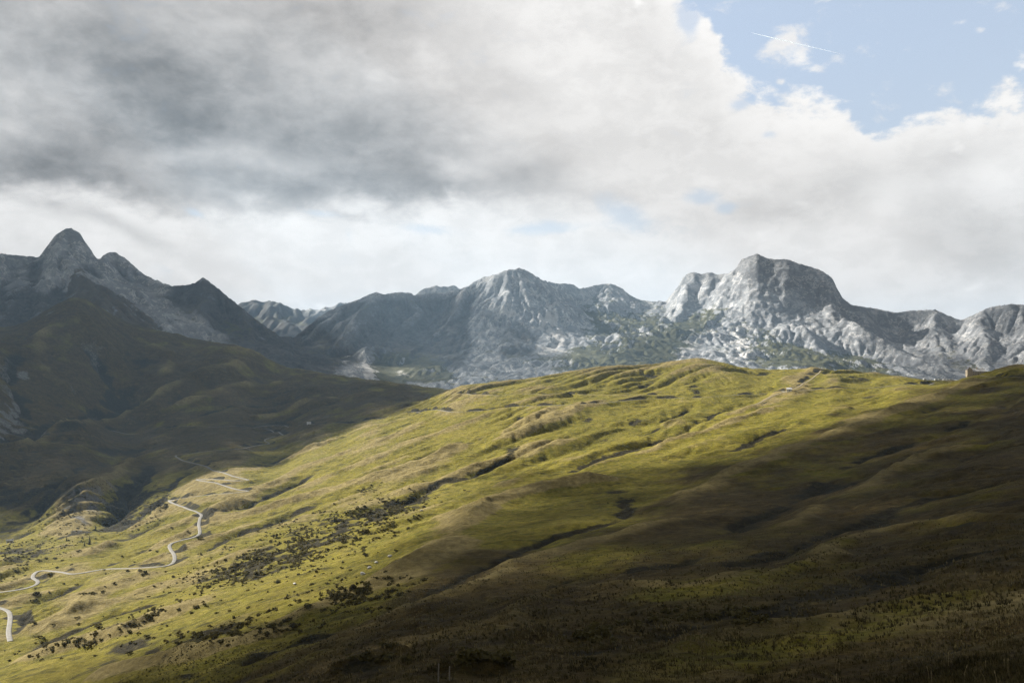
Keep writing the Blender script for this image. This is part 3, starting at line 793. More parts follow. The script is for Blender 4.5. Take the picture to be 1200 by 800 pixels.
# land cover, with crest light and gully and bank shade painted in
lap = blur(HN, 2, 2) - blur(HN, 11, 2)
conv = bil(lap, (X2 - NX0) / CN, (Y2 - NY0) / CN) / np.clip(D2 / 500, .5, 1.8)
nb = fbm(X2 / 160, Y2 / 160, 4, .55, seed=300); nc = fbm(X2 / 45, Y2 / 45, 4, .6, seed=301); nd = fbm(X2 / 14, Y2 / 14, 3, .6, seed=302)
gyy, gxx = np.gradient(blur(HN, 1, 1), CN); slope = bil(np.hypot(gxx, gyy), (X2 - NX0) / CN, (Y2 - NY0) / CN)
FC = bil(feat_light, (X2 - NX0) / CN, (Y2 - NY0) / CN); FG = bil(feat_shade, (X2 - NX0) / CN, (Y2 - NY0) / CN)
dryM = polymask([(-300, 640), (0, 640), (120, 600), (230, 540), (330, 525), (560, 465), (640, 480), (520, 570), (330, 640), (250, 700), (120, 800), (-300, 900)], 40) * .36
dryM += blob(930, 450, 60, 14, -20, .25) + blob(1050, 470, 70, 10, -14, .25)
dry = look(dryM, PX2, PY2) + np.clip(conv * .34, -.3, .6) + nb * .22 + nc * .10 + .06 + FC * (.9 + nc * .5)  # dry grass, plus bright crest light painted in as tan
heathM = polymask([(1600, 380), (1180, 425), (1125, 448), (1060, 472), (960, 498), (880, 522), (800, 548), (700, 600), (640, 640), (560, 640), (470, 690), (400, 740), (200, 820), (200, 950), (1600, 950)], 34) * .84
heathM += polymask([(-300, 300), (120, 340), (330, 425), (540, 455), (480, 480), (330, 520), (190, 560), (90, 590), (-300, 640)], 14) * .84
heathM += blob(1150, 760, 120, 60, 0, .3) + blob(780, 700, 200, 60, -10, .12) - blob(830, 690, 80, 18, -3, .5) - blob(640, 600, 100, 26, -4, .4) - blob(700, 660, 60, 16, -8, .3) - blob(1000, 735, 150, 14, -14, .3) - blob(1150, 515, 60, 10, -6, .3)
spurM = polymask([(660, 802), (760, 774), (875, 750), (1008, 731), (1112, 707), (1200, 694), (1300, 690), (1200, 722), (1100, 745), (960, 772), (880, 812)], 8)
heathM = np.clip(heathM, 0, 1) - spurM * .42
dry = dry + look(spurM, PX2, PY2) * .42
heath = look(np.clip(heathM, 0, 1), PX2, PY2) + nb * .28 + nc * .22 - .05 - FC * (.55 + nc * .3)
shrubShadeM = (blob(350, 640, 95, 22, -17) + blob(290, 668, 60, 12, -14) + blob(430, 605, 60, 16, -18, .8) + blob(300, 735, 70, 14, -6, .7) + blob(430, 700, 40, 14, -14, .8) + blob(230, 745, 50, 8, -8, .8) + blob(150, 730, 55, 9, -14, .7) + blob(90, 755, 60, 8, -8, .9) + blob(390, 690, 40, 8, -14, .6)
          + blob(480, 590, 20, 9, -18, 1.0) + blob(600, 527, 9, 6, -30, 1.3) + blob(690, 494, 12, 5, -10, .9) + blob(815, 457, 13, 6, 10, 1.2) + blob(745, 493, 9, 4, -30, 1.0) + blob(930, 452, 14, 4, -20, 1.0) + blob(990, 442, 45, 6, 2, .75) + blob(430, 575, 14, 4, -15, .7)
          + blob(95, 590, 40, 34, -30, .75) + blob(145, 590, 28, 26, -20, .65) + blob(45, 575, 40, 30, 0, .5) + blob(10, 655, 40, 22, 0, .5) + blob(60, 640, 50, 12, -10, .4) + blob(55, 500, 80, 22, -12, .55) + blob(110, 485, 50, 14, -25, .5)
          + blob(430, 782, 30, 16, 0, 1.0) + blob(560, 782, 38, 14, -12, 1.2) + blob(700, 745, 30, 10, 0, .7) + blob(860, 722, 120, 9, -4, .7) + blob(730, 585, 14, 16, -40, .6) + blob(1010, 690, 60, 10, -4, .5) + blob(1120, 610, 90, 14, -6, .45) + blob(960, 590, 70, 9, -10, .35) + blob(60, 425, 50, 20, 30, .4) + blob(180, 590, 20, 26, -30, .5))  # mound and hollow patches: heath, plus their shaded faces painted dark
shrub = look(shrubShadeM, PX2, PY2) * (.56 + nd * .55 + nc * .3) - .10 + np.clip(-conv * .24 - .10, 0, .5) + nc * .14 + np.clip(bil(gully, (X2 - NX0) / CN, (Y2 - NY0) / CN) * (.55 + nc * .8), 0, 1) * .5 * sstep(500, 800, D2) + FG * (.95 + nc * .8) + np.clip(bil(bank_shade, (X2 - NX0) / CN, (Y2 - NY0) / CN), 0, 1) * (1.0 + nc * .5)  # scrub, plus gully and cut-bank shade painted in its dark colour
patch = (perlin(X2 / 32, Y2 / 24, 411) + .5 * perlin(X2 / 11, Y2 / 9, 412)) * sstep(700, 300, D2)
shrub += np.clip(patch - .35, 0, .6) * 1.1
rockM = blob(8, 485, 14, 22, 0, .6) + blob(28, 440, 10, 8, 30, .9) + blob(95, 600, 30, 26, -35, .55) + blob(487, 592, 14, 6, -18, .5) + blob(20, 500, 40, 14, 0, .5) + blob(105, 345, 30, 6, 0, .5) + blob(60, 365, 30, 6, -20, .5)
rock = look(rockM, PX2, PY2) * (.8 + .8 * nc) + sstep(.75, 1.3, slope) * .5 - .05
X2f, Y2f = X2.ravel(), Y2.ravel()
me = np_mesh('hillside', np.stack([X2f, Y2f, Z2.ravel()], 1), grid_quads(*X2.shape)[:, ::-1])
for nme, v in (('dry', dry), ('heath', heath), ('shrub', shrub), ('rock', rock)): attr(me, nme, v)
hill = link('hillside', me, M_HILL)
tag(hill, 'grassy mountain pasture hillside with rounded spurs in sun and cloud shade', kind='structure')

# ------------------------------------------------------------------ mountain meshes
def mountain_mesh(name, X, Y, H, cell, label):
    PXm, PYm = project(X, Y, H)
    gy, gx = np.gradient(H, cell); sl = np.hypot(gx, gy)
    n1 = fbm(X / 380, Y / 380, 4, .55, seed=500); n2 = fbm(X / 110, Y / 110, 4, .6, seed=501)
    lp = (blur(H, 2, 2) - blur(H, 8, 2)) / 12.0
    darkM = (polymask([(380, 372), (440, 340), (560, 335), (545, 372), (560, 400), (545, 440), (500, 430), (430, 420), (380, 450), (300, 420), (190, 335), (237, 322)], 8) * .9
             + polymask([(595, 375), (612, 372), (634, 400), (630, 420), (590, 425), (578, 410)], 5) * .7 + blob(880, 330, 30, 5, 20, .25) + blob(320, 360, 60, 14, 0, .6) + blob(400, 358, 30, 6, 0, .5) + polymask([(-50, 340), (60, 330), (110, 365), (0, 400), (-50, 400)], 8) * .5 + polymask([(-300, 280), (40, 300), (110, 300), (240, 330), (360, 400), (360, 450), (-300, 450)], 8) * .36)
    vegM = (polymask([(660, 335), (780, 350), (820, 360), (760, 420), (690, 440), (660, 425), (690, 400), (670, 370)], 12) * .40 + polymask([(420, 348), (520, 340), (560, 340), (520, 358), (430, 370)], 6) * .35
            + polymask([(430, 408), (520, 425), (540, 445), (440, 450)], 5) * .75 + polymask([(700, 430), (770, 400), (840, 355), (850, 372), (800, 410), (770, 450), (690, 450)], 6) * .55
            + blob(940, 420, 70, 18, 20, .6) + blob(700, 425, 60, 16, 0, .4) + blob(780, 400, 50, 20, -30, .35) + blob(720, 375, 50, 14, 0, .25) + blob(1010, 430, 60, 16, 15, .55) + blob(900, 415, 40, 24, 0, .25) + blob(1080, 370, 40, 6, 0, .3) + blob(930, 312, 40, 4, 15, .5) + blob(320, 370, 60, 20, 0, .5))
    brownM = polymask([(82, 298), (92, 312), (120, 335), (160, 358), (200, 390), (150, 400), (60, 372), (84, 345)], 5)
    screeM = (blob(655, 385, 10, 30, -10, .8) + blob(640, 412, 20, 10, 0, .7) + blob(428, 425, 4, 20, -8, 1.0) + blob(435, 440, 8, 8, 0, 1) + blob(405, 420, 8, 16, 20, .6) + blob(865, 352, 8, 14, 10, .6) + blob(872, 405, 22, 26, 0, .55) + blob(820, 395, 30, 22, -30, .45) + blob(720, 350, 50, 14, 10, .4) + blob(1090, 395, 50, 10, 5, .6) + blob(690, 420, 30, 8, -10, .4) + blob(470, 437, 50, 5, 8, .5)
              + polymask([(600, 316), (612, 312), (626, 322), (650, 355), (657, 392), (640, 402), (612, 372), (588, 382), (556, 374), (575, 345)], 4) * .58 + blob(800, 405, 28, 26, -20, .3) + blob(870, 395, 14, 30, 10, .3))
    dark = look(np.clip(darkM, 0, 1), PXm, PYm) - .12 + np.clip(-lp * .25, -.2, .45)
    veg = look(np.clip(vegM, 0, 1), PXm, PYm) + sstep(.95, .45, sl) * .45 + n1 * .2 + n2 * .12 - .14 - sstep(250, 800, H) * .25 - sstep(1.1, 1.7, sl) * .3
    brown = look(brownM, PXm + 9 * n2, PYm + 6 * n1) * (1.0 + .5 * n2) - .05
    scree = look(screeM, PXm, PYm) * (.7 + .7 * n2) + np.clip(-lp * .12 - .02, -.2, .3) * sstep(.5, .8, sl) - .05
    ny, nx = X.shape
    me = np_mesh(name, np.stack([X.ravel(), Y.ravel(), H.ravel()], 1), grid_quads(ny, nx))
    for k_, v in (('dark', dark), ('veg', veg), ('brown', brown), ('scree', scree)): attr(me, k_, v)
    return tag(link(name, me, M_ROCK), label, kind='structure')

# three massifs, parted along the low ground between them
bearing = np.degrees(np.arctan2(mxs, 5200.0))
c1 = int((pix_pt(335, 440, 4600)[0] - MX0) / CM); c2 = int((pix_pt(745, 400, 5400)[0] - MX0) / CM)
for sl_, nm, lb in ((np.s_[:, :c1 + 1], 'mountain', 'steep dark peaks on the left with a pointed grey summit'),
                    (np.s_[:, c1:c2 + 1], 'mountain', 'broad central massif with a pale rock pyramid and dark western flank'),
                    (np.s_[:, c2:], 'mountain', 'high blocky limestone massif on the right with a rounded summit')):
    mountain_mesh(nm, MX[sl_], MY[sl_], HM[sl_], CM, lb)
mountain_mesh('far_mountain', FX, FY, HF, 18.0, 'far blue ridge seen through the gap between the massifs')
gme = np_mesh('valley_ground', np.array([(-30000, -30000, -430), (30000, -30000, -430), (30000, 30000, -430), (-30000, 30000, -430)]), np.array([[0, 1, 2, 3]]), False)
tag(link('valley_ground', gme, flat_mat('valley_floor', (.07, .07, .035), .95, 0, .2, .002)), kind='structure')

# ------------------------------------------------------------------ light
SUN_AZ, SUN_EL = -58.0, 32.0
SD = np.array([math.sin(math.radians(SUN_AZ)) * math.cos(math.radians(SUN_EL)), math.cos(math.radians(SUN_AZ)) * math.cos(math.radians(SUN_EL)), math.sin(math.radians(SUN_EL))])
sun = bpy.data.lights.new('sun', 'SUN'); sun.energy = 5.0; sun.angle = math.radians(.5); sun.color = (1, .95, .86)
so = bpy.data.objects.new('sun', sun); C.objects.link(so)
so.rotation_euler = Vector(SD).to_track_quat('Z', 'Y').to_euler()

# ------------------------------------------------------------------ unseen clouds added above the view, cut to shape sun and shade
TN = polymask([(-300, 615), (0, 608), (55, 596), (95, 568), (112, 568), (125, 600), (160, 592), (185, 570), (215, 556), (250, 541), (290, 538), (330, 531), (380, 511), (430, 493), (470, 479), (500, 467), (520, 440), (540, 380), (1110, 380), (1140, 438), (1128, 455), (1085, 476), (1020, 498), (950, 515), (890, 536), (840, 550), (790, 562), (745, 568), (695, 569), (645, 574), (605, 584), (572, 610), (540, 638), (500, 668), (455, 700), (415, 722), (365, 740), (310, 755), (260, 770), (200, 788), (130, 806), (60, 830), (-300, 920)], 9)
TN = np.clip(TN + blob(1148, 438, 22, 10, 0, .9) + blob(1118, 455, 30, 8, -25, .4) + blob(700, 680, 300, 40, -14, .035) + blob(1060, 480, 130, 26, -16, .12) + blob(640, 600, 80, 20, -10, .10) + blob(220, 450, 200, 60, 0, .0) + blob(1000, 735, 160, 12, -14, .10) + .14, 0, 1)
TM = np.full(TN.shape, .50)
TM = TM + polymask([(780, 330), (860, 310), (980, 320), (1000, 360), (1050, 445), (790, 445), (830, 380)], 12) * .46 + polymask([(650, 340), (790, 345), (840, 360), (770, 420), (700, 445), (650, 430)], 10) * .42 + blob(655, 390, 12, 40, 0, .3) + blob(605, 345, 32, 34, 0, .45) + blob(428, 425, 14, 24, 0, .5) + blob(480, 436, 60, 8, 6, .55) + blob(1095, 393, 60, 12, 4, .35) + blob(1150, 400, 60, 30, 0, .2) + blob(470, 352, 60, 6, 5, .35) + blob(335, 378, 50, 6, 0, .3) + blob(870, 350, 12, 16, 0, .35) + blob(870, 405, 16, 24, 0, .3) + blob(30, 315, 60, 24, 0, .02)
TM = TM - polymask([(-300, 240), (250, 315), (360, 400), (360, 450), (-300, 450)], 10) * .36 - polymask([(380, 372), (440, 348), (560, 345), (545, 372), (560, 400), (545, 435), (430, 408), (380, 450)], 10) * .25
TM = np.clip(TM, 0, 1)

def deck(H, gx0, gx1, gy0, gy1, cell, T, zlow, seed, thick):
    sh = H / math.tan(math.radians(SUN_EL)); sx = math.sin(math.radians(SUN_AZ)) * sh; sy = math.cos(math.radians(SUN_AZ)) * sh
    xs = np.arange(gx0 + sx, gx1 + sx, cell); ys = np.arange(gy0 + sy, gy1 + sy, cell)
    CX, CY = np.meshgrid(xs, ys)
    hit = np.zeros(CX.shape, bool); PXc = np.zeros(CX.shape); PYc = np.full(CX.shape, 600.0)
    zs = np.linspace(1250, zlow, 110)
    fin = np.zeros(CX.shape + (3,))
    for z in zs:
        t = (H - z) / SD[2]
        x = CX - SD[0] * t; y = CY - SD[1] * t
        new = (~hit) & (comp_h(x, y) >= z)
        fin[new] = np.stack([x, y, np.full(x.shape, z)], -1)[new]
        hit |= new
    left = ~hit
    t = (H - zlow) / SD[2]
    fin[left] = np.stack([CX - SD[0] * t, CY - SD[1] * t, np.full(CX.shape, zlow)], -1)[left]
    yy = np.maximum(fin[..., 1], 5)
    px, py = project(fin[..., 0], yy, fin[..., 2])
    # wispy edges
    px = px + 14 * fbm(CX / 260, CY / 260, 4, .6, seed=seed) ; py = py + 7 * fbm(CX / 260 + 50, CY / 260, 4, .6, seed=seed + 1)
    tr = look(T, px, py)
    tr = np.where(fin[..., 1] < 20, 0, tr)
    r = np.random.default_rng(seed).uniform(0, 1, CX.shape)
    present = r > tr
    th = blur(present.astype(float), 4, 2)
    ny, nx = CX.shape
    v = np.zeros((ny + 1, nx + 1)); pt = np.pad(th, 1, mode='edge')
    v = (pt[:-1, :-1] + pt[1:, :-1] + pt[:-1, 1:] + pt[1:, 1:]) / 4
    VX, VY = np.meshgrid(np.append(xs, xs[-1] + cell) - cell / 2, np.append(ys, ys[-1] + cell) - cell / 2)
    bil_ = (1 - np.abs(fbm(VX / 420, VY / 420, 4, .55, seed=seed + 5)))
    up = H + 4 + thick * np.clip(v, 0, 1) ** 1.5 * (.4 + bil_); lo = H - 4 - thick * .25 * v * (.5 + fbm(VX / 200, VY / 200, 3, .5, seed=seed + 7))
    q = grid_quads(ny + 1, nx + 1)[present.ravel()]
    n = VX.size
    V = np.concatenate([np.stack([VX.ravel(), VY.ravel(), up.ravel()], 1), np.stack([VX.ravel(), VY.ravel(), lo.ravel()], 1)])
    Q = np.concatenate([q, q[:, ::-1] + n])
    used = np.unique(Q); mp = np.zeros(len(V), np.int64); mp[used] = np.arange(len(used))
    return np_mesh('cloud', V[used], mp[Q])

mcl, ntc, bc = new_mat('shade_cloud'); bc.inputs['Base Color'].default_value = (.82, .82, .83, 1); bc.inputs['Roughness'].default_value = 1; bc.inputs['Specular IOR Level'].default_value = 0
tcl = NT(ntc); cn = tcl.noise(tcl.pos(), .004, 6, .6); ntc.links.new(tcl.mixc(cn, (.74, .75, .77), (.86, .86, .86)), bc.inputs['Base Color'])
tag(link('cloud', deck(2500, -2600, 2300, -500, 3500, 15, TN, -230, 31, 170), mcl), 'thick grey cloud out of view, shaped to shade the pasture', kind='stuff')
tag(link('cloud', deck(5700, -4600, 4600, 3450, 7900, 25, TM, -300, 35, 220), mcl), 'broken cloud layer out of view, shaped to shade the rocky massifs', kind='stuff')

# ------------------------------------------------------------------ air
hz = MB().box(-8000, 8000, -500, 11500, -432, 900).mesh('haze')
hm = bpy.data.materials.new('valley_air'); hm.use_nodes = True; hn = hm.node_tree
for n in list(hn.nodes):
    if n.type == 'BSDF_PRINCIPLED': hn.nodes.remove(n)
vol = hn.nodes.new('ShaderNodeVolumePrincipled'); vol.inputs['Color'].default_value = (.50, .74, 1.0, 1)
vol.inputs['Density'].default_value = 4.3e-5; vol.inputs['Anisotropy'].default_value = .1
hn.links.new(vol.outputs[0], [n for n in hn.nodes if n.type == 'OUTPUT_MATERIAL'][0].inputs['Volume'])
hm.cycles.homogeneous_volume = True if hasattr(hm.cycles, 'homogeneous_volume') else None
tag(link('haze', hz, hm), 'thin blue air between the viewer and the mountains', kind='stuff')

# ------------------------------------------------------------------ sky
EXPO = 1.55
world = bpy.data.worlds.new('World'); bpy.context.scene.world = world; world.use_nodes = True
wt = world.node_tree; w = NT(wt); bg = wt.nodes['Background']
sky = wt.nodes.new('ShaderNodeTexSky'); sky.sky_type = 'NISHITA'; sky.sun_disc = False
sky.sun_elevation = math.radians(SUN_EL); sky.sun_rotation = math.radians(SUN_AZ); sky.altitude = 1700; sky.air_density = 1.0; sky.dust_density = 1.5
WS = .10
bg.inputs['Strength'].default_value = WS
tcw = wt.nodes.new('ShaderNodeTexCoord'); dirv = tcw.outputs['Generated']
sx = wt.nodes.new('ShaderNodeSeparateXYZ'); wt.links.new(dirv, sx.inputs[0]); dx, dy, dz = sx.outputs
DEG = 180 / PI
U = w.mul(w.m('ARCTAN2', dx, dy), DEG); V = w.mul(w.m('ARCSINE', dz), DEG)

def azel(px, py):
    a, g = pix_ag(px, py); return math.degrees(float(a)), math.degrees(math.atan(float(g)))

def curve(pts, x, lo=-60.0, hi=60.0, vlo=-5.0, vhi=60.0):
    """piecewise curve elevation(bearing) as a Float Curve node"""
    n = wt.nodes.new('ShaderNodeFloatCurve'); c = n.mapping.curves[0]
    q = [((u - lo) / (hi - lo), (v - vlo) / (vhi - vlo)) for u, v in pts]
    c.points[0].location = q[0]; c.points[1].location = q[-1]
    for u, v in q[1:-1]: c.points.new(u, v)
    for p_ in c.points: p_.handle_type = 'AUTO_CLAMPED'
    n.mapping.use_clip = False; n.mapping.update()
    wt.links.new(w.lin(lo, hi, x), n.inputs['Value'])
    return w.mad(n.outputs[0], vhi - vlo, vlo)

def gb(px, py, rx, ry, rot=0., s=1.):
    """soft patch centred in a direction of the sky, sizes in degrees (from photo pixels)"""
    u0, v0 = azel(px, py); k = .052
    a = math.radians(rot)
    du = w.sub(U, u0); dv = w.sub(V, v0)
    p_ = w.add(w.mul(du, math.cos(a) / (rx * k)), w.mul(dv, -math.sin(a) / (rx * k)))
    q_ = w.add(w.mul(du, math.sin(a) / (ry * k)), w.mul(dv, math.cos(a) / (ry * k)))
    e = w.m('EXPONENT', w.mul(w.add(w.mul(p_, p_), w.mul(q_, q_)), -1.0))
    return w.mul(e, s)

def total(l):
    r = l[0]
    for q in l[1:]: r = w.add(r, q)
    return r

# perspective-correct cloud layer coordinates
den = w.mx(w.add(dz, .42), .05)
cv = wt.nodes.new('ShaderNodeCombineXYZ'); wt.links.new(w.div(dx, den), cv.inputs[0]); wt.links.new(w.div(dy, den), cv.inputs[1]); cv.inputs[2].default_value = 3.3
plane = cv.outputs[0]
nbig = w.noise(plane, 1.9, 8, .58, .3); nmid = w.noise(plane, 5.5, 9, .62, .3)
dsc = w.vmul(dirv, (1, 1, 1.7))
npuf = w.noise(dsc, 7.0, 9, .58, .25); nfin = w.noise(dsc, 24.0, 9, .66, .2)
def vor(scale, det):
    n = wt.nodes.new('ShaderNodeTexVoronoi'); n.feature = 'F1'; n.inputs['Scale'].default_value = scale; n.inputs['Detail'].default_value = det; n.inputs['Roughness'].default_value = .55; pass
    dn = wt.nodes.new('ShaderNodeTexNoise'); dn.inputs['Scale'].default_value = scale * .8; dn.inputs['Detail'].default_value = 4; wt.links.new(dsc, dn.inputs['Vector'])
    ad = wt.nodes.new('ShaderNodeVectorMath'); ad.operation = 'MULTIPLY_ADD'; wt.links.new(dn.outputs['Color'], ad.inputs[0]); ad.inputs[1].default_value = (1.1 / scale,) * 3; wt.links.new(dsc, ad.inputs[2])
    wt.links.new(ad.outputs[0], n.inputs['Vector']); return n.outputs['Distance']
bil1 = vor(11.0, 3.0)                                                      # cauliflower heads
e1 = w.add(w.mul(w.sub(npuf, .5), .75), w.mul(w.sub(bil1, .42), .30)); e2 = w.sub(nfin, .5)

# blue opening, upper right
B = [(-60, 55), (azel(700, -120)[0], 50), (azel(775, -60)[0], azel(775, -60)[1]), azel(800, -40), azel(830, -5), azel(838, 20), azel(850, 55), azel(878, 92), azel(900, 104), azel(935, 106), azel(965, 116), azel(1000, 126), azel(1040, 146), azel(1075, 124), azel(1130, 104), azel(1200, 84), azel(1300, 40), (45, 30), (60, 50)]
Bc = curve(B, U)
hs = w.add(w.sub(V, Bc), w.add(w.mul(e1, 7.5), w.mul(e2, 5.0)))
hole = w.ss(-.35, 1.0, hs)
rim = w.mul(w.ss(-5.0, -.2, hs), w.ss(40, 30, V))
hole = w.mul(hole, w.ss(46, 36, w.add(V, w.mul(e1, 12))))
scr = total([gb(935, 68, 22, 17, 30, .62), gb(912, 50, 8, 30, 60, .22), gb(955, 80, 14, 5, 20, .3), gb(1125, 27, 8, 4, 0, .42), gb(1151, 35, 7, 5, 0, .40), gb(985, 72, 12, 5, 25, .3), gb(916, 96, 8, 4, 0, .38), gb(1190, 55, 6, 3, 0, .28)])
hole = w.mul(hole, w.sub(1.0, w.ss(.26, .78, w.add(scr, w.add(w.mul(e1, .7), w.mul(e2, 1.8))))))
spots = total([gb(640, 268, 70, 9, -3, .70), gb(730, 252, 40, 20, 20, .7), gb(808, 22, 14, 26, 0, .8), gb(820, 232, 26, 10, 0, .6), gb(868, 122, 16, 8, 0, .6), gb(500, 268, 30, 8, 0, .45), gb(375, 250, 26, 6, 5, .5), gb(230, 250, 14, 5, 20, .45), gb(190, 315, 20, 10, 0, .35), gb(900, 158, 14, 6, 0, .5), gb(850, 245, 14, 8, 0, .55), gb(410, 275, 10, 8, 60, .4)])
hole2 = w.mul(w.ss(.30, .85, w.add(spots, w.add(w.mul(e1, .9), w.mul(e2, .9)))), .66)
blue = w.mx(hole, hole2)

# dark deck, upper left
Dp = [(-60, 12), azel(-200, 215), azel(-40, 208), azel(40, 212), azel(110, 220), azel(165, 232), azel(230, 240), azel(300, 244), azel(380, 243), azel(440, 238), azel(520, 230), azel(600, 240), azel(660, 246), azel(705, 240), azel(760, 225), azel(840, 215), (30, 12), (60, 12)]
Dc = curve(Dp, U)
dk = w.ss(-.7, 1.5, w.add(w.sub(V, Dc), w.add(w.mul(e1, 4.5), w.mul(e2, 1.8))))
fade = w.add(w.add(U, w.mul(w.sub(V, 11.2), .62)), w.add(w.mul(w.sub(nbig, .5), 26), w.add(w.mul(e1, 10), w.mul(e2, 4))))
dk = w.mul(dk, w.ss(11.5, .5, fade))
lev = total([gb(60, 190, 150, 42, 0, .26), gb(120, 60, 190, 60, 0, .20), gb(260, 140, 130, 60, 5, .22), gb(330, 222, 110, 22, -3, .14), gb(440, 170, 110, 60, -20, .20), gb(560, 215, 120, 32, 0, .15), gb(640, 205, 60, 26, 10, .10), gb(660, 90, 30, 50, -20, .12), gb(420, 30, 120, 40, 0, .12), gb(560, 20, 60, 40, 0, .06),
             gb(200, 185, 60, 12, -10, -.14), gb(330, 195, 60, 12, 12, -.12), gb(545, 195, 40, 14, 0, -.14), gb(500, 60, 60, 40, 20, -.12), gb(380, 85, 80, 30, 10, -.06), gb(10, 150, 22, 10, 0, -.08), gb(590, 150, 50, 40, 30, -.10), gb(540, 205, 30, 10, 0, -.1), gb(700, 205, 30, 20, 0, -.12)])
outer = w.ss(24, 38, V)                                                    # the deck goes on overhead, thicker
behind = w.ss(-35, -60, U)
shade = w.mul(dk, w.add(.23, w.add(w.mul(lev, 1.3), w.add(w.mul(w.sub(nbig, .5), .40), w.add(w.mul(w.sub(nmid, .5), .42), w.add(w.mul(e1, .40), w.mul(e2, .24)))))))
# soft grey bellies in the white cumulus on the right and low clouds
bel = total([gb(1000, 210, 110, 30, -12, .15), gb(880, 250, 90, 24, 0, .10), gb(1120, 270, 60, 40, 30, .16), gb(1190, 285, 50, 40, 0, .12), gb(760, 180, 50, 30, 10, .07), gb(1140, 180, 60, 16, -14, .10), gb(60, 240, 60, 10, 10, .16), gb(150, 268, 60, 9, 24, .16), gb(30, 285, 40, 10, 0, .05), gb(500, 300, 60, 16, 0, .06), gb(860, 150, 60, 40, 40, .05), gb(700, 300, 90, 14, 0, .05), gb(760, 60, 40, 50, 20, .06)])
bel = w.add(w.mul(bel, 1.15), w.add(w.mul(w.sub(nmid, .50), .12), w.add(w.mul(w.ss(.15, .60, bil1), .24), w.add(w.mul(w.ss(.38, .62, nfin), .09), -.19))))
lum = w.sub(1.03, w.mx(w.add(shade, w.mul(bel, w.sub(1.0, w.mul(dk, .6)))), -.06))
lum = w.mx(w.add(lum, w.mul(rim, .10)), .17)
OVER = .42
lum = w.add(w.mul(lum, w.sub(1.0, outer)), w.mul(outer, w.mad(nbig, .16, OVER - .08)))
back = w.ss(.25, -.35, dy)
lum = w.add(w.mul(lum, w.sub(1.0, back)), w.mul(back, w.mad(nbig, .2, .32)))
k = 1.0 / (2 ** EXPO) / WS
ccol = w.mixc(w.ss(.25, .75, lum), (.985, .99, .99), (1.0, .985, .968))
cl = wt.nodes.new('ShaderNodeVectorMath'); cl.operation = 'SCALE'; wt.links.new(ccol, cl.inputs[0]); wt.links.new(w.mul(w.mul(lum, k), w.ss(16, 1, V, 1.0, 1.10)), cl.inputs['Scale'])
# clear sky: Nishita, paled by thin high haze
pale = w.ss(22, 8, V)
sk_ = wt.nodes.new('ShaderNodeVectorMath'); sk_.operation = 'SCALE'; wt.links.new(sky.outputs[0], sk_.inputs[0]); sk_.inputs['Scale'].default_value = 1.0
hazc = wt.nodes.new('ShaderNodeVectorMath'); hazc.operation = 'SCALE'; hazc.inputs[0].default_value = (.63, .70, .77); hazc.inputs['Scale'].default_value = k
clear = w.mixc(w.lin(0, 1, pale, .70, .88), sk_.outputs[0], hazc.outputs[0])
final = w.mixc(blue, cl.outputs[0], clear)
wt.links.new(final, bg.inputs['Color'])

# ------------------------------------------------------------------ camera and render settings
cam = bpy.data.cameras.new('camera'); co = bpy.data.objects.new('camera', cam); C.objects.link(co)
cam.sensor_width = 36; cam.lens = F / 1200 * 36; cam.clip_start = .1; cam.clip_end = 80000
co.rotation_euler = (PI / 2 + TH, 0, 0)
sc = bpy.context.scene; sc.camera = co
sc.view_settings.view_transform = 'Standard'; sc.view_settings.look = 'None'; sc.view_settings.exposure = EXPO; sc.view_settings.gamma = 1
sc.render.engine = 'CYCLES'
cy_ = sc.cycles; cy_.use_denoising = True; cy_.max_bounces = 4; cy_.diffuse_bounces = 2; cy_.glossy_bounces = 1; cy_.transmission_bounces = 2; cy_.volume_bounces = 0; cy_.transparent_max_bounces = 8
cy_.denoising_prefilter = 'NONE'
try: cy_.denoiser = 'OPENIMAGEDENOISE'
except Exception: pass
cy_.volume_step_rate = 4; cy_.volume_max_steps = 64
#@@PART3
# ------------------------------------------------------------------ ground lookup on the finished mesh
_azi = np.arange(len(azc), dtype=float)
def ground(x, y):
    x = np.atleast_1d(np.asarray(x, float)); y = np.atleast_1d(np.asarray(y, float))
    d = np.hypot(x, y)
    return bil(Z2, np.interp(np.degrees(np.arctan2(x, y)), azc, _azi), np.interp(np.log(np.maximum(d, 3.3)), ldr, np.arange(len(ldr), dtype=float)))

def cast2(px, py, d0=30.0, d1=3600.0, n=1400):
    """first hit of the pixel rays on the finished hillside"""
    px = np.atleast_1d(np.asarray(px, float)); py = np.atleast_1d(np.asarray(py, float))
    ox = np.empty(len(px)); oy = np.empty(len(px)); hit = np.empty(len(px), bool)
    for s in range(0, len(px), 1500):
        az, g = pix_ag(px[s:s + 1500], py[s:s + 1500])
        ds = np.exp(np.linspace(math.log(d0), math.log(d1), n))
        X = np.sin(az)[:, None] * ds; Y = np.cos(az)[:, None] * ds
        b = g[:, None] * ds < ground(X.ravel(), Y.ravel()).reshape(X.shape)
        k_ = np.where(b.any(1), b.argmax(1), n - 1); d = ds[k_]
        ox[s:s + 1500] = np.sin(az) * d; oy[s:s + 1500] = np.cos(az) * d; hit[s:s + 1500] = b.any(1)
    return ox, oy, hit

def at(px, py):
    x, y, h = cast2([px], [py]); return float(x[0]), float(y[0]), float(ground(x, y)[0])

def crest_at(px, lo=1150, hi=2000):
    """the skyline point of the green ridge on this bearing"""
    az, _ = pix_ag(px, HOR); ds = np.linspace(lo, hi, 600)
    x = np.sin(az) * ds; y = np.cos(az) * ds; z = ground(x, y)
    k_ = int(np.argmax(z / ds)); return float(x[k_]), float(y[k_]), float(z[k_]), float(ds[k_])

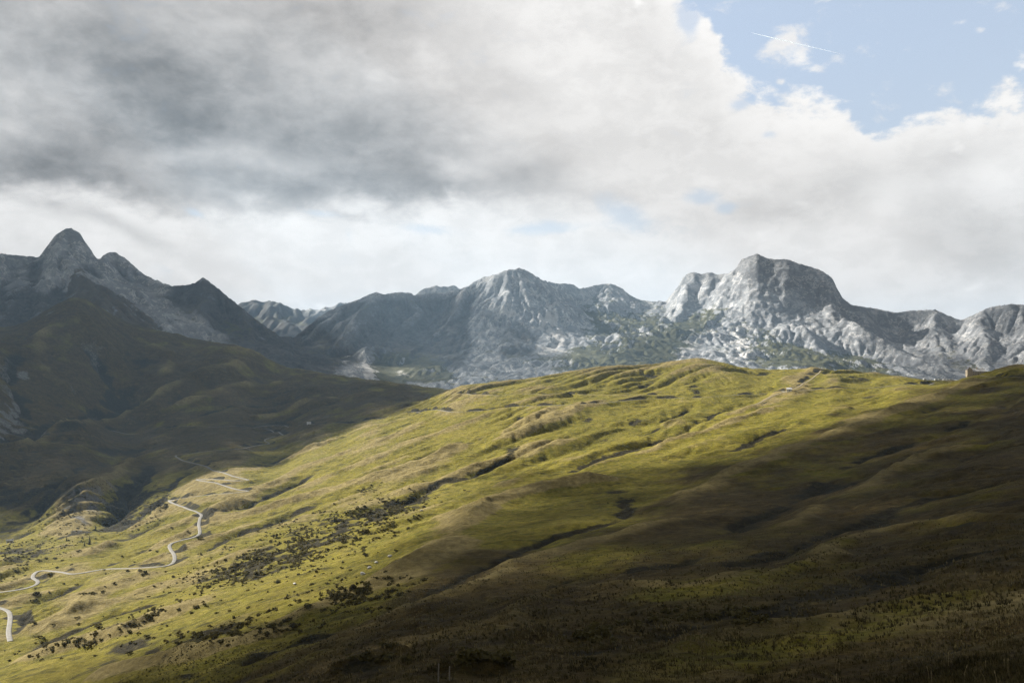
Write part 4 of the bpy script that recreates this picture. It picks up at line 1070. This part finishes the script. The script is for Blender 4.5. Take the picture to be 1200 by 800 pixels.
# ------------------------------------------------------------------ roads
def road_material(nm, a, b_):
    m, nt, b = new_mat(nm); t = NT(nt); p = t.pos()
    nt.links.new(t.mixc(t.ss(.35, .65, t.noise(p, .35, 5, .6)), a, b_), b.inputs['Base Color']); b.inputs['Roughness'].default_value = .85
    return m
M_ROAD = road_material('worn_asphalt', (.10, .092, .078), (.15, .138, .115)); M_TRACK = road_material('dirt_track_soil', (.15, .12, .07), (.22, .175, .10))
for name, width, q, z in roads3d:
    L = np.concatenate([[0], np.cumsum(np.hypot(*np.diff(q, axis=0).T))]); m = max(int(L[-1] / 2.5), 8)
    qq = np.stack([np.interp(np.linspace(0, L[-1], m), L, q[:, i]) for i in (0, 1)], 1)
    t_ = np.gradient(qq, axis=0); t_ /= np.linalg.norm(t_, axis=1)[:, None] + 1e-9
    nrm = np.stack([-t_[:, 1], t_[:, 0]], 1)
    offs = np.array([-.5, -.44, -.22, 0, .22, .44, .5]) * width
    xs_ = qq[:, None, 0] + nrm[:, None, 0] * offs; ys_ = qq[:, None, 1] + nrm[:, None, 1] * offs
    zz = ground(xs_.ravel(), ys_.ravel()).reshape(xs_.shape)
    cen = zz[:, 1:6].max(1); cen = np.convolve(np.pad(cen, 3, 'edge'), np.ones(7) / 7, 'valid')
    zz = cen[:, None] * .8 + zz * .2 + .22 + np.array([-.9, 0, .05, .07, .05, 0, -.9])
    me = np_mesh(name, np.stack([xs_.ravel(), ys_.ravel(), zz.ravel()], 1), grid_quads(*xs_.shape)[:, ::-1])
    tag(link(name, me, M_ROAD if name == 'road' else M_TRACK), kind='structure')

# ------------------------------------------------------------------ shrubs
def leaf_material(nm, a, b_, c_):
    m, nt, b = new_mat(nm); t = NT(nt)
    oi = nt.nodes.new('ShaderNodeObjectInfo'); p = t.pos()
    c = t.mixc(t.ss(.3, .7, t.noise(p, 1.1, 3, .6)), a, b_); c = t.mixc(t.mul(oi.outputs['Random'], .6), c, c_)
    nt.links.new(c, b.inputs['Base Color']); b.inputs['Roughness'].default_value = .8; b.inputs['Specular IOR Level'].default_value = .12
    tl = nt.nodes.new('ShaderNodeBsdfTranslucent'); nt.links.new(c, tl.inputs[0]); ms = nt.nodes.new('ShaderNodeMixShader'); ms.inputs[0].default_value = .4
    nt.links.new(b.outputs[0], ms.inputs[1]); nt.links.new(tl.outputs[0], ms.inputs[2]); nt.links.new(ms.outputs[0], [n_ for n_ in nt.nodes if n_.type == 'OUTPUT_MATERIAL'][0].inputs['Surface'])
    return m
M_SHRUB = leaf_material('shrub_leaves', (.045, .043, .016), (.115, .100, .030), (.080, .060, .022))
M_SPRUCE = leaf_material('spruce_needles', (.010, .015, .008), (.028, .034, .014), (.016, .020, .010))
M_BARK = flat_mat('bark', (.06, .045, .03), .9)

def leaf_cloud(r, n, R, squash=.6, leaf=.22, lumps=5, base=0.0):
    """leaf-sized faces gathered in a few uneven clumps"""
    cs = np.stack([r.normal(0, .45, lumps) * R, r.normal(0, .45, lumps) * R, (.25 + r.uniform(0, .6, lumps)) * R * squash * 1.3], 1)
    rs = r.uniform(.3, .62, lumps) * R
    k_ = r.integers(0, lumps, n); d = r.normal(size=(n, 3)); d /= np.linalg.norm(d, axis=1)[:, None]
    p = cs[k_] + d * (rs[k_] * r.uniform(.45, 1.05, n))[:, None] * np.array([1, 1, .8]); p[:, 2] = np.maximum(p[:, 2], .03) + base
    a = r.normal(size=(n, 3)); a /= np.linalg.norm(a, axis=1)[:, None]; b = np.cross(a, d); b /= np.linalg.norm(b, axis=1)[:, None] + 1e-9
    s = (leaf * r.uniform(.6, 1.4, n))[:, None]
    V = np.stack([p - a * s, p + b * s * .7, p + a * s, p - b * s * .7], 1).reshape(-1, 3)
    return V, np.arange(n * 4).reshape(n, 4)

r3 = np.random.default_rng(5)
shrub_meshes = []
for i in range(5):
    V, Q = leaf_cloud(r3, 260, 1.0, r3.uniform(.5, .8), .17, 6)
    me = np_mesh('shrub', V, Q, False); me.materials.append(M_SHRUB); shrub_meshes.append(me)

def sample_map(M, n, r, x0, x1, y0, y1, power=1.0):
    px = r.uniform(x0, x1, n * 12); py = r.uniform(y0, y1, n * 12)
    v = np.clip(look(M, px, py), 0, 1) ** power
    k_ = np.where(r.uniform(0, 1, len(px)) < v)[0][:n]
    return px[k_], py[k_]

shelfM = (blob(380, 705, 60, 9, -14, .6) + blob(350, 640, 95, 20, -17) + blob(290, 668, 55, 11, -14) + blob(430, 605, 60, 14, -18, .9) + blob(400, 690, 46, 10, -14, .6) + blob(440, 655, 40, 12, -25, .7))
lowM = (blob(300, 735, 60, 12, -6, .7) + blob(230, 745, 50, 7, -8, 1) + blob(150, 730, 55, 8, -14, .7) + blob(90, 757, 60, 7, -8, 1) + blob(190, 700, 60, 8, -14, .35) + blob(60, 735, 30, 8, -20, .6))
farM = (blob(160, 655, 60, 6, -20, .8) + blob(120, 690, 60, 8, -20, .6) + blob(60, 690, 40, 5, -30, .8) + blob(20, 650, 40, 20, 0, .6) + blob(70, 635, 40, 8, -10, .6) + blob(270, 600, 60, 5, -15, .4) + blob(190, 600, 40, 5, -35, .5))
def scatter_shrubs(M, n, box, s0, s1, label, group, r):
    px, py = sample_map(M, n, r, *box)
    x, y, h = cast2(px, py); z = ground(x, y)
    for i in range(len(px)):
        if not h[i] or bil(road_dist, np.array([(x[i] - NX0) / CN]), np.array([(y[i] - NY0) / CN]))[0] < 6: continue
        o = link('shrub', shrub_meshes[int(r.integers(0, 5))])
        s = float(r.uniform(s0, s1) * (1.5 if r.uniform() < .12 else 1))
        o.location = (x[i], y[i], z[i] - .12 * s); o.scale = (s * r.uniform(.8, 1.3), s * r.uniform(.8, 1.3), s * r.uniform(.7, 1.15)); o.rotation_euler = (0, 0, float(r.uniform(0, 6.28)))
        tag(o, label, 'shrub', group)
scatter_shrubs(shelfM, 150, (240, 500, 580, 720), .8, 1.9, 'low dark round shrub in the scrub on the sunlit shelf', 'shrubs of the sunlit shelf', r3)
scatter_shrubs(lowM, 90, (0, 380, 690, 775), .8, 1.8, 'dark green shrub on the lower slope right of the winding road', 'shrubs of the lower slope', r3)
scatter_shrubs(farM, 50, (0, 320, 580, 705), .9, 2.2, 'dark bush in the gullies beside the zigzag road', 'bushes beside the zigzag road', r3)

# the rest of the scrub, too much of it to count
def undergrowth(n, M, box, s0, s1, leafn, name, mat, power=1.0):
    px, py = sample_map(M, n, r3, *box, power)
    x, y, h = cast2(px, py); z = ground(x, y); rd = bil(np.minimum(road_dist, track_dist), (x - NX0) / CN, (y - NY0) / CN)
    ok = h & (rd > 5) & (perlin(x / 22, y / 22, 611) + .6 * perlin(x / 8, y / 8, 612) > -.12); x, y, z = x[ok], y[ok], z[ok]
    Vs = []; Qs = []; c = 0
    base = [leaf_cloud(r3, leafn, 1.0, .5, .34, 4) for _ in range(6)]
    for i in range(len(x)):
        V, Q = base[i % 6]; s = r3.uniform(s0, s1); a = r3.uniform(0, 6.28); ca, sa = math.cos(a) * s, math.sin(a) * s
        W_ = np.stack([V[:, 0] * ca - V[:, 1] * sa + x[i], V[:, 0] * sa + V[:, 1] * ca + y[i], V[:, 2] * s * r3.uniform(.6, 1.1) + z[i] - .1 * s], 1)
        Vs.append(W_); Qs.append(Q + c); c += len(V)
    return link(name, np_mesh(name, np.concatenate(Vs), np.concatenate(Qs), False), mat)
allM = np.clip(shrubShadeM, 0, 1)
allM = np.where((_ipy > 560) & (_ipy < 720) & (_ipx < 520), allM, allM * .3)
tag(undergrowth(7500, allM, (0, 900, 455, 775), .4, 1.5, 40, 'undergrowth', M_SHRUB, 1.3), 'dark heather and bilberry scrub matting the slopes', kind='stuff')

# pointed trees
def spruce_mesh(r, h):
    Vs = []; Qs = []; c = 0; n = 520
    t_ = r.uniform(.05, 1, n) ** 1.2; rad = (1 - t_) * h * .2 * (.65 + .35 * np.abs(np.sin(t_ * 34))) + .05; a = r.uniform(0, 2 * PI, n)
    u = np.sqrt(r.uniform(.1, 1, n)); p = np.stack([np.cos(a) * rad * u, np.sin(a) * rad * u, .06 * h + t_ * h * .94 - u * rad * .35], 1)
    d = np.stack([np.cos(a), np.sin(a), np.full(n, -.45)], 1); sd = np.stack([-np.sin(a), np.cos(a), r.uniform(-.3, .3, n)], 1)
    s = (.05 * h * r.uniform(.6, 1.3, n) * (1.1 - t_ * .7))[:, None]
    V = np.stack([p - d * s, p + sd * s * .6, p + d * s * 1.2, p - sd * s * .6], 1).reshape(-1, 3)
    return np_mesh('crown', V, np.arange(n * 4).reshape(n, 4), False)
spruces = [((105, 638), 9.5, 'tallest dark pointed spruce beside the gully left of the zigzag road'), ((392, 612), 6.5, 'pointed dark spruce at the top of the scrubby shelf'), ((99, 640), 5.0, 'short dark spruce just left of the tallest spruce'),
           ((112, 622), 6.0, 'dark spruce at the foot of the rocky knob'), ((443, 607), 4.5, 'small dark spruce below the eroded scarp on the shelf'), ((78, 634), 5.5, 'dark spruce standing alone at the edge of the valley meadow')]
for (px, py), h, lab in spruces:
    x, y, z = at(px, py); e = empty('spruce_tree', (x, y, z - .2), r3.uniform(0, 6)); tag(e, lab, 'tree', 'spruces on the left slope')
    cm = spruce_mesh(r3, h); cm.materials.append(M_SPRUCE); link('crown', cm, None, e)
    MB().tube((0, 0, 0), (0, 0, h * .8), .02 * h, .005 * h, 7).build('trunk', M_BARK, e)

# ------------------------------------------------------------------ boulders
M_BOULD = flat_mat('pale_limestone', (.42, .41, .39), .9, 0, .25, 1.2)
def boulder_mesh(r):
    import bmesh
    bm = bmesh.new(); bmesh.ops.create_icosphere(bm, subdivisions=3, radius=1)
    pl = [(Vector(r.normal(size=3)).normalized(), r.uniform(.5, .9)) for _ in range(9)]
    for v in bm.verts:
        for n_, d_ in pl:
            e_ = v.co.dot(n_) - d_
            if e_ > 0: v.co -= n_ * e_ * .92
        v.co.z *= .75
    me = bpy.data.meshes.new('boulder'); bm.to_mesh(me); bm.free(); me.materials.append(M_BOULD); return me
bms = [boulder_mesh(r3) for _ in range(3)]
for (px, py), s, lab in (((425, 673), 1.5, 'largest pale boulder at the lower end of the stony runnel'), ((433, 666), 1.1, 'pale boulder near the middle of the stony runnel'), ((441, 660), .9, 'small pale boulder halfway up the stony runnel'), ((457, 652), 1.1, 'topmost pale boulder of the stony runnel'), ((494, 599), 1.2, 'grey boulder below the eroded scarp'), ((345, 684), 1.0, 'pale rock lying on bare grass under the shelf')):
    x, y, z = at(px, py); o = link('boulder', bms[int(r3.integers(0, 3))]); o.location = (x, y, z + .25 * s); o.scale = (s * 1.2, s, s); o.rotation_euler = (0, 0, r3.uniform(0, 6))
    tag(o, lab, 'boulder', 'boulders on the slope')

# ------------------------------------------------------------------ buildings
M_STONE = flat_mat('warm_rubble_stone', (.38, .32, .23), .9, 0, .22, .9); M_WHITE = flat_mat('limewash', (.72, .70, .66), .85, 0, .08, 1.0)
M_SLATE = flat_mat('grey_slate', (.46, .45, .44), .6, 0, .15, 1.5); M_DSLATE = flat_mat('dark_slate', (.07, .07, .08), .7, 0, .2, 1.5)
M_WIN = flat_mat('window_glass', (.03, .035, .04), .15, 0, .05, 1, .5); M_WOOD = flat_mat('brown_timber', (.10, .06, .035), .8)

def gable(mb, x0, x1, y0, y1, z0, ze, zr):
    mb.prism([(y0, z0), (y1, z0), (y1, ze), ((y0 + y1) / 2, zr), (y0, ze)], x0, x1, 'x'); return mb
def gable_y(mb, x0, x1, y0, y1, z0, ze, zr):
    mb.prism([(x0, z0), (x1, z0), (x1, ze), ((x0 + x1) / 2, zr), (x0, ze)], y0, y1, 'y'); return mb
def roof_slabs(mb, a0, a1, p0, p1, ze, zr, t_, over, axis):
    pm = (p0 + p1) / 2; k_ = (zr - ze) / (pm - p0)
    for s in (-1, 1):
        e = p0 - over if s < 0 else p1 + over; zl = ze - k_ * over
        mb.prism([(e, zl + .02), (pm, zr + .02), (pm, zr + t_), (e, zl + t_)], a0 - over, a1 + over, axis)
    return mb

hx, hy, hz, hd_ = crest_at(1145)
hotel = empty('stone_hotel', (hx, hy, hz - 1.0), -math.atan2(hx, hy) + .25)
hotel.scale = (.76, .76, .76)
tag(hotel, 'old stone inn with gabled tower and grey roof standing on the pass', 'building')
wl = MB(); gable(wl, -9.5, 12, -6, 6, -3, 6.6, 11.2); gable_y(wl, -18, -9.6, -8, 6.5, -3, 9.6, 14.4); gable(wl, 12.02, 20, -4.5, 4.5, -3, 3.8, 6.2); wl.build('wall', M_STONE, hotel)
roof = roof_slabs(MB(), -9.2, 12, -6, 6, 6.6, 11.2, .35, .5, 'x').build('roof', M_SLATE, hotel)
roof_slabs(MB(), -8, 6.5, -18, -9.6, 9.6, 14.4, .35, .45, 'y').build('tower_roof', M_DSLATE, hotel)
roof_slabs(MB(), 12.6, 20, -4.5, 4.5, 3.8, 6.2, .3, .4, 'x').build('annex_roof', M_DSLATE, hotel)
MB().box(-1, .6, -.8, .8, 10.2, 13.6).box(-1.15, .75, -.95, .95, 13.6, 13.95).build('chimney', M_STONE, roof)
MB().box(8, 9.2, -.7, .7, 10.2, 13.0).box(7.9, 9.3, -.8, .8, 13.0, 13.3).build('chimney', M_STONE, roof)
for xd in (-5, 3.5):
    dm = MB(); gable_y(dm, xd - 1.0, xd + 1.0, -5.2, -2.6, 6.9, 8.3, 9.2).build('dormer', M_SLATE, roof)
def window(parent, x, y, z, wdt, hgt, face='y'):
    if face == 'y':
        o = MB().box(x - wdt / 2 - .15, x + wdt / 2 + .15, y - .08, y - .004, z - .15, z + hgt + .15).build('window', M_WHITE, parent)
        MB().box(x - wdt / 2, x + wdt / 2, y - .11, y - .084, z, z + hgt).build('pane', M_WIN, o)
    else:
        o = MB().box(y - .08, y - .004, x - wdt / 2 - .15, x + wdt / 2 + .15, z - .15, z + hgt + .15).build('window', M_WHITE, parent)
        MB().box(y - .11, y - .084, x - wdt / 2, x + wdt / 2, z, z + hgt).build('pane', M_WIN, o)
for xw in (-7.5, -4.6, -1.7, 4.0, 7.0, 10.0): window(hotel, xw, -6, .8, 1.3, 1.7)
for xw in (-7.5, -4.6, -1.7, 1.2, 4.0, 7.0, 10.0): window(hotel, xw, -6, 4.0, 1.3, 1.7)
for zw in (.8, 4.0, 7.2): window(hotel, -15.6, -8, zw, 1.2, 1.7); window(hotel, -12, -8, zw, 1.2, 1.7); window(hotel, -4, -18, zw, 1.2, 1.7, 'x'); window(hotel, 2, -18, zw, 1.2, 1.7, 'x')
window(hotel, 14.5, -4.5, .9, 1.4, 1.5); window(hotel, 17.6, -4.5, .9, 1.4, 1.5)
dr = MB().box(.4, 2.0, -6.12, -6.004, -.6, 2.3).build('door', M_WOOD, hotel)
MB().box(.6, .72, -6.2, -6.124, .7, .95).build('handle', M_SLATE, dr)
MB().box(-20, 21, -12.5, -8.6, -4, -.9).build('terrace', M_STONE, hotel)

def small_house(name, loc, rz, L, Wd, ze, zr, wallm, roofm, lab, cat):
    h = empty(name, loc, rz); tag(h, lab, cat)
    gable(MB(), -L / 2, L / 2, -Wd / 2, Wd / 2, -2, ze, zr).build('wall', wallm, h)
    rf = roof_slabs(MB(), -L / 2, L / 2, -Wd / 2, Wd / 2, ze, zr, .22, .35, 'x').build('roof', roofm, h)
    MB().box(L * .25 - .35, L * .25 + .35, -.35, .35, zr - .6, zr + 1.1).build('chimney', M_STONE, rf)
    MB().box(-.5, .5, -Wd / 2 - .1, -Wd / 2 - .004, -.3, 1.9).build('door', M_WOOD, h)
    for xw in (-L * .3, L * .3): window(h, xw, -Wd / 2, .8, .9, 1.0)
    return h
x, y, z = at(362, 497); small_house('farmhouse', (x, y, z), .2, 7.5, 5, 2.5, 4.2, M_WHITE, M_SLATE, 'small white farmhouse beside the road on the shaded hill', 'farmhouse')
x, y, z = at(925, 458); small_house('stone_hut', (x, y, z), -.3, 6.5, 4.5, 2.5, 4.0, M_WHITE, M_SLATE, 'whitewashed hut where the dirt path meets the upper road', 'hut')
x, y, z = at(9.5, 636); small_house('field_barn', (x, y, z), .5, 3.6, 3, 2.4, 3.6, M_WHITE, M_SLATE, 'left of two tiny white barns in the valley meadow', 'barn')
x, y, z = at(13.5, 636); small_house('field_barn', (x, y, z), .3, 3.4, 3, 2.4, 3.6, M_WHITE, M_SLATE, 'right of two tiny white barns in the valley meadow', 'barn')

# ------------------------------------------------------------------ vans parked on the pass
M_PAINT = flat_mat('white_van_paint', (.62, .62, .60), .35, 0, .03, 1, .5); M_TYRE = flat_mat('tyre_rubber', (.02, .02, .02), .8); M_RIM = flat_mat('wheel_rim', (.5, .5, .5), .4, .6); M_LAMP = flat_mat('headlamp_lens', (.7, .7, .68), .2)
def make_van(L=6.2, H=2.7, cab=True):
    e = empty('camper_van')
    prof = [(-L / 2, .45), (L / 2, .45), (L / 2, 1.15), (L / 2 - .75, 1.35), (L / 2 - 1.5, 2.15), (L / 2 - (1.9 if cab else 1.6), H), (-L / 2 + .1, H), (-L / 2, H - .15)]
    b = MB(); b.prism([(p, q) for p, q in prof], -1.05, 1.05, 'y')
    body = b.build('body', M_PAINT, e)
    # the prism runs along local x with width along y
    MB().box(L / 2 - 3.1, L / 2 - 1.95, -1.075, -1.055, 1.4, 2.1).build('window', M_WIN, e); MB().box(L / 2 - 3.1, L / 2 - 1.95, 1.055, 1.075, 1.4, 2.1).build('window', M_WIN, e)
    MB().box(-L / 2 + .7, L / 2 - 3.5, -1.075, -1.055, 1.5, 2.1).build('window', M_WIN, e)
    ws = MB(); ws.prism([(L / 2 - .72, 1.40), (L / 2 - 1.45, 2.17), (L / 2 - 1.43, 2.19), (L / 2 - .70, 1.42)], -.92, .92, 'y'); ws.build('windscreen', M_WIN, e)
    for sx_ in (-L / 2 + 1.1, L / 2 - 1.15):
        for sy_ in (-1, 1):
            wv = MB().tube((sx_, sy_ * .78, .36), (sx_, sy_ * 1.07, .36), .36, .36, 14).build('wheel', M_TYRE, e)
            MB().tube((sx_, sy_ * 1.072, .36), (sx_, sy_ * 1.09, .36), .2, .2, 12).build('rim', M_RIM, wv)
    for sy_ in (-.75, .75): MB().box(L / 2 + .003, L / 2 + .04, sy_ - .18, sy_ + .18, .8, 1.02).build('headlight', M_LAMP, e)
    MB().box(-L / 2 + .2, L / 2 - .2, -.98, .98, .3, .445).build('underbody', M_TYRE, e)
    return e
def copy_tree(o, parent=None):
    c = o.copy(); C.objects.link(c)
    if parent is not None: c.parent = parent
    for ch in list(o.children): copy_tree(ch, c)
    return c
van0 = make_van()
vans = [(1083.5, .4, .9, 'leftmost white camper van parked on the pass crest'), (1090, 1.0, .9, 'second white van from the left on the pass crest'), (1097.5, .05, 1.0, 'third white van from the left on the pass crest'), (1101.6, .0, 1.0, 'white van in the middle of the row parked on the pass'), (1107, .05, .95, 'third white van from the right on the pass crest'), (1110.7, .0, 1.0, 'second white van from the right on the pass crest'), (1114.6, -.05, 1.05, 'rightmost white camper van, nearest to the stone inn')]
for i, (px, rz, s, lab) in enumerate(vans):
    o = van0 if i == 0 else copy_tree(van0)
    x, y, z, d = crest_at(px); x *= (d - 6) / d; y *= (d - 6) / d
    o.location = (x, y, float(ground(x, y)[0]) + .05); o.rotation_euler = (0, 0, rz); o.scale = (s, s, s)
    tag(o, lab, 'van', 'white vans parked on the pass')

# ------------------------------------------------------------------ fence posts at the bottom of the picture
M_POST = flat_mat('weathered_wood', (.17, .15, .12), .9, 0, .25, 6)
for (px, py), h, lean, lab in (((513.5, 799), 1.9, (.02, .03), 'taller weathered wooden fence post, left of the pair on the dark bank'), ((526.5, 797), 1.5, (-.03, .02), 'shorter weathered wooden fence post, right of the pair on the dark bank')):
    x, y, z = at(px, py); b = MB(); b.tube((0, 0, -.5), (0, 0, h * .96), .085, .07, 9); b.tube((0, 0, h * .96), (0, 0, h), .07, .03, 9)
    o = b.build('fence_post', M_POST); o.location = (x, y, z); o.rotation_euler = (lean[0], lean[1], 0); tag(o, lab, 'fence post', 'fence posts on the dark bank')

# ------------------------------------------------------------------ rough grass of the nearest slope
mg, ntg, bgp = new_mat('rough_grass'); tg = NT(ntg); pg = tg.pos()
tone = tg.attr('tone')
cg = tg.mixc(tg.ss(.15, .55, tone), (.030, .026, .010), (.070, .058, .020)); cg = tg.mixc(tg.ss(.6, .95, tone), cg, (.19, .15, .070))
ntg.links.new(cg, bgp.inputs['Base Color']); bgp.inputs['Roughness'].default_value = .85; bgp.inputs['Specular IOR Level'].default_value = .1
def grass(n, box, h0, h1, blades, wid):
    px = r3.uniform(box[0], box[1], n); py = box[2] + (box[3] - box[2]) * r3.uniform(0, 1, n) ** .8
    x, y, hit = cast2(px, py, 22.0, 420.0, 500); d = np.hypot(x, y)
    k_ = hit & (d < 400); x, y, d = x[k_], y[k_], d[k_]
    cl = .5 + .6 * perlin(x / 5, y / 5, 81) + .5 * perlin(x / 1.6, y / 1.6, 82) + .5 * perlin(x / 18, y / 18, 83)
    sh = look(np.clip(shrubShadeM, 0, 1), *project(x, y, ground(x, y)))
    k_ = (r3.uniform(0, 1, len(x)) < np.clip(cl, .08, 1)) & (r3.uniform(0, 1, len(x)) > sh * .8); x, y, d, cl = x[k_], y[k_], d[k_], cl[k_]
    z = ground(x, y); m = len(x)
    X = np.repeat(x, blades); Y = np.repeat(y, blades); Zb = np.repeat(z, blades); D = np.repeat(d, blades); Cc = np.repeat(cl, blades); N_ = m * blades
    a = r3.uniform(0, 2 * PI, N_); lean = r3.uniform(.1, .75, N_); h = r3.uniform(h0, h1, N_) * np.clip(D / 110, .7, 1.5); wd = wid * np.clip(D / 90, .6, 2.2) * r3.uniform(.6, 1.3, N_)
    ox = r3.normal(0, .12, N_); oy = r3.normal(0, .12, N_)
    bx = X + ox; by = Y + oy; lx = np.cos(a) * lean * h - .1 * h; ly = np.sin(a) * lean * h; sx_ = -np.sin(a) * wd; sy_ = np.cos(a) * wd
    zb = Zb - .06
    V = np.stack([np.stack([bx - sx_, by - sy_, zb], 1), np.stack([bx + sx_, by + sy_, zb], 1), np.stack([bx + lx * .45 + sx_ * .7, by + ly * .45 + sy_ * .7, zb + h * .62], 1), np.stack([bx + lx * .45 - sx_ * .7, by + ly * .45 - sy_ * .7, zb + h * .62], 1), np.stack([bx + lx, by + ly, zb + h], 1)], 1).reshape(-1, 3)
    i0 = np.arange(N_) * 5
    Q = np.concatenate([np.stack([i0, i0 + 1, i0 + 2], 1), np.stack([i0, i0 + 2, i0 + 3], 1), np.stack([i0 + 3, i0 + 2, i0 + 4], 1)])
    tn = np.clip(.58 + .5 * perlin(X / 9, Y / 9, 84) + r3.normal(0, .16, N_) + .25 * perlin(X / 40, Y / 40, 85), 0, 1)
    return V, Q, np.repeat(tn, 5)
V, Q, tn = grass(42000, (-40, 1240, 610, 830), .22, .52, 5, .038)
me = np_mesh('grass', V, Q, False); attr(me, 'tone', tn)
tag(link('grass', me, mg), 'coarse brown and olive grass on the shaded slope nearest the viewer', kind='stuff')
# dry seed stalks, lower right
Vs = []; b = MB()
for i in range(14):
    px = r3.choice([1108, 1118, 1150, 1085, 985, 1180, 760, 596, 588]) + r3.normal(0, 7); py = r3.uniform(778, 806)
    x, y, z = at(px, py); h = r3.uniform(.4, .8); lx, ly = r3.normal(0, .10, 2) * h
    b.tube((x, y, z - .1), (x + lx * .5, y + ly * .5, z + h * .6), .012, .010, 4); b.tube((x + lx * .5, y + ly * .5, z + h * .6), (x + lx * 1.3, y + ly * 1.3, z + h), .010, .006, 4)
    b.tube((x + lx * 1.1, y + ly * 1.1, z + h * .88), (x + lx * 1.4, y + ly * 1.4, z + h * 1.08), .028, .008, 5)
tag(b.build('dry_stalks', flat_mat('straw', (.26, .20, .10), .9)), 'dry straw coloured grass stalks at the bottom of the slope', kind='stuff')

# ------------------------------------------------------------------ contrail
p0 = np.array(pix_pt(880, 38.5, 23000)); p1 = np.array(pix_pt(984, 63, 23600)); n = 60
V = []; 
for i in range(n + 1):
    t_ = i / n; c = p0 + (p1 - p0) * t_ ; rr = 12 * (min(1, t_ * 4) ** .8) * (1 - .85 * t_ ** 1.1) * (1 + .12 * math.sin(i * .7)) + .5
    for j in range(8):
        a = j * PI / 4; V.append((c[0], c[1] + rr * math.cos(a), c[2] + rr * math.sin(a)))
Q = [(i * 8 + j, i * 8 + (j + 1) % 8, (i + 1) * 8 + (j + 1) % 8, (i + 1) * 8 + j) for i in range(n) for j in range(8)]
vap, vnt, vb = new_mat('ice_vapour'); vd = vnt.nodes.new('ShaderNodeBsdfTranslucent'); vd.inputs[0].default_value = (.56, .59, .62, 1); ve = vnt.nodes.new('ShaderNodeBsdfDiffuse'); ve.inputs[0].default_value = (.56, .59, .62, 1)
va = vnt.nodes.new('ShaderNodeAddShader'); vnt.links.new(vd.outputs[0], va.inputs[0]); vnt.links.new(ve.outputs[0], va.inputs[1]); vnt.links.new(va.outputs[0], [n_ for n_ in vnt.nodes if n_.type == 'OUTPUT_MATERIAL'][0].inputs['Surface'])
tag(link('contrail', np_mesh('contrail', np.array(V), np.array(Q)), vap), 'thin white vapour trail across the blue gap in the clouds', 'vapour trail')
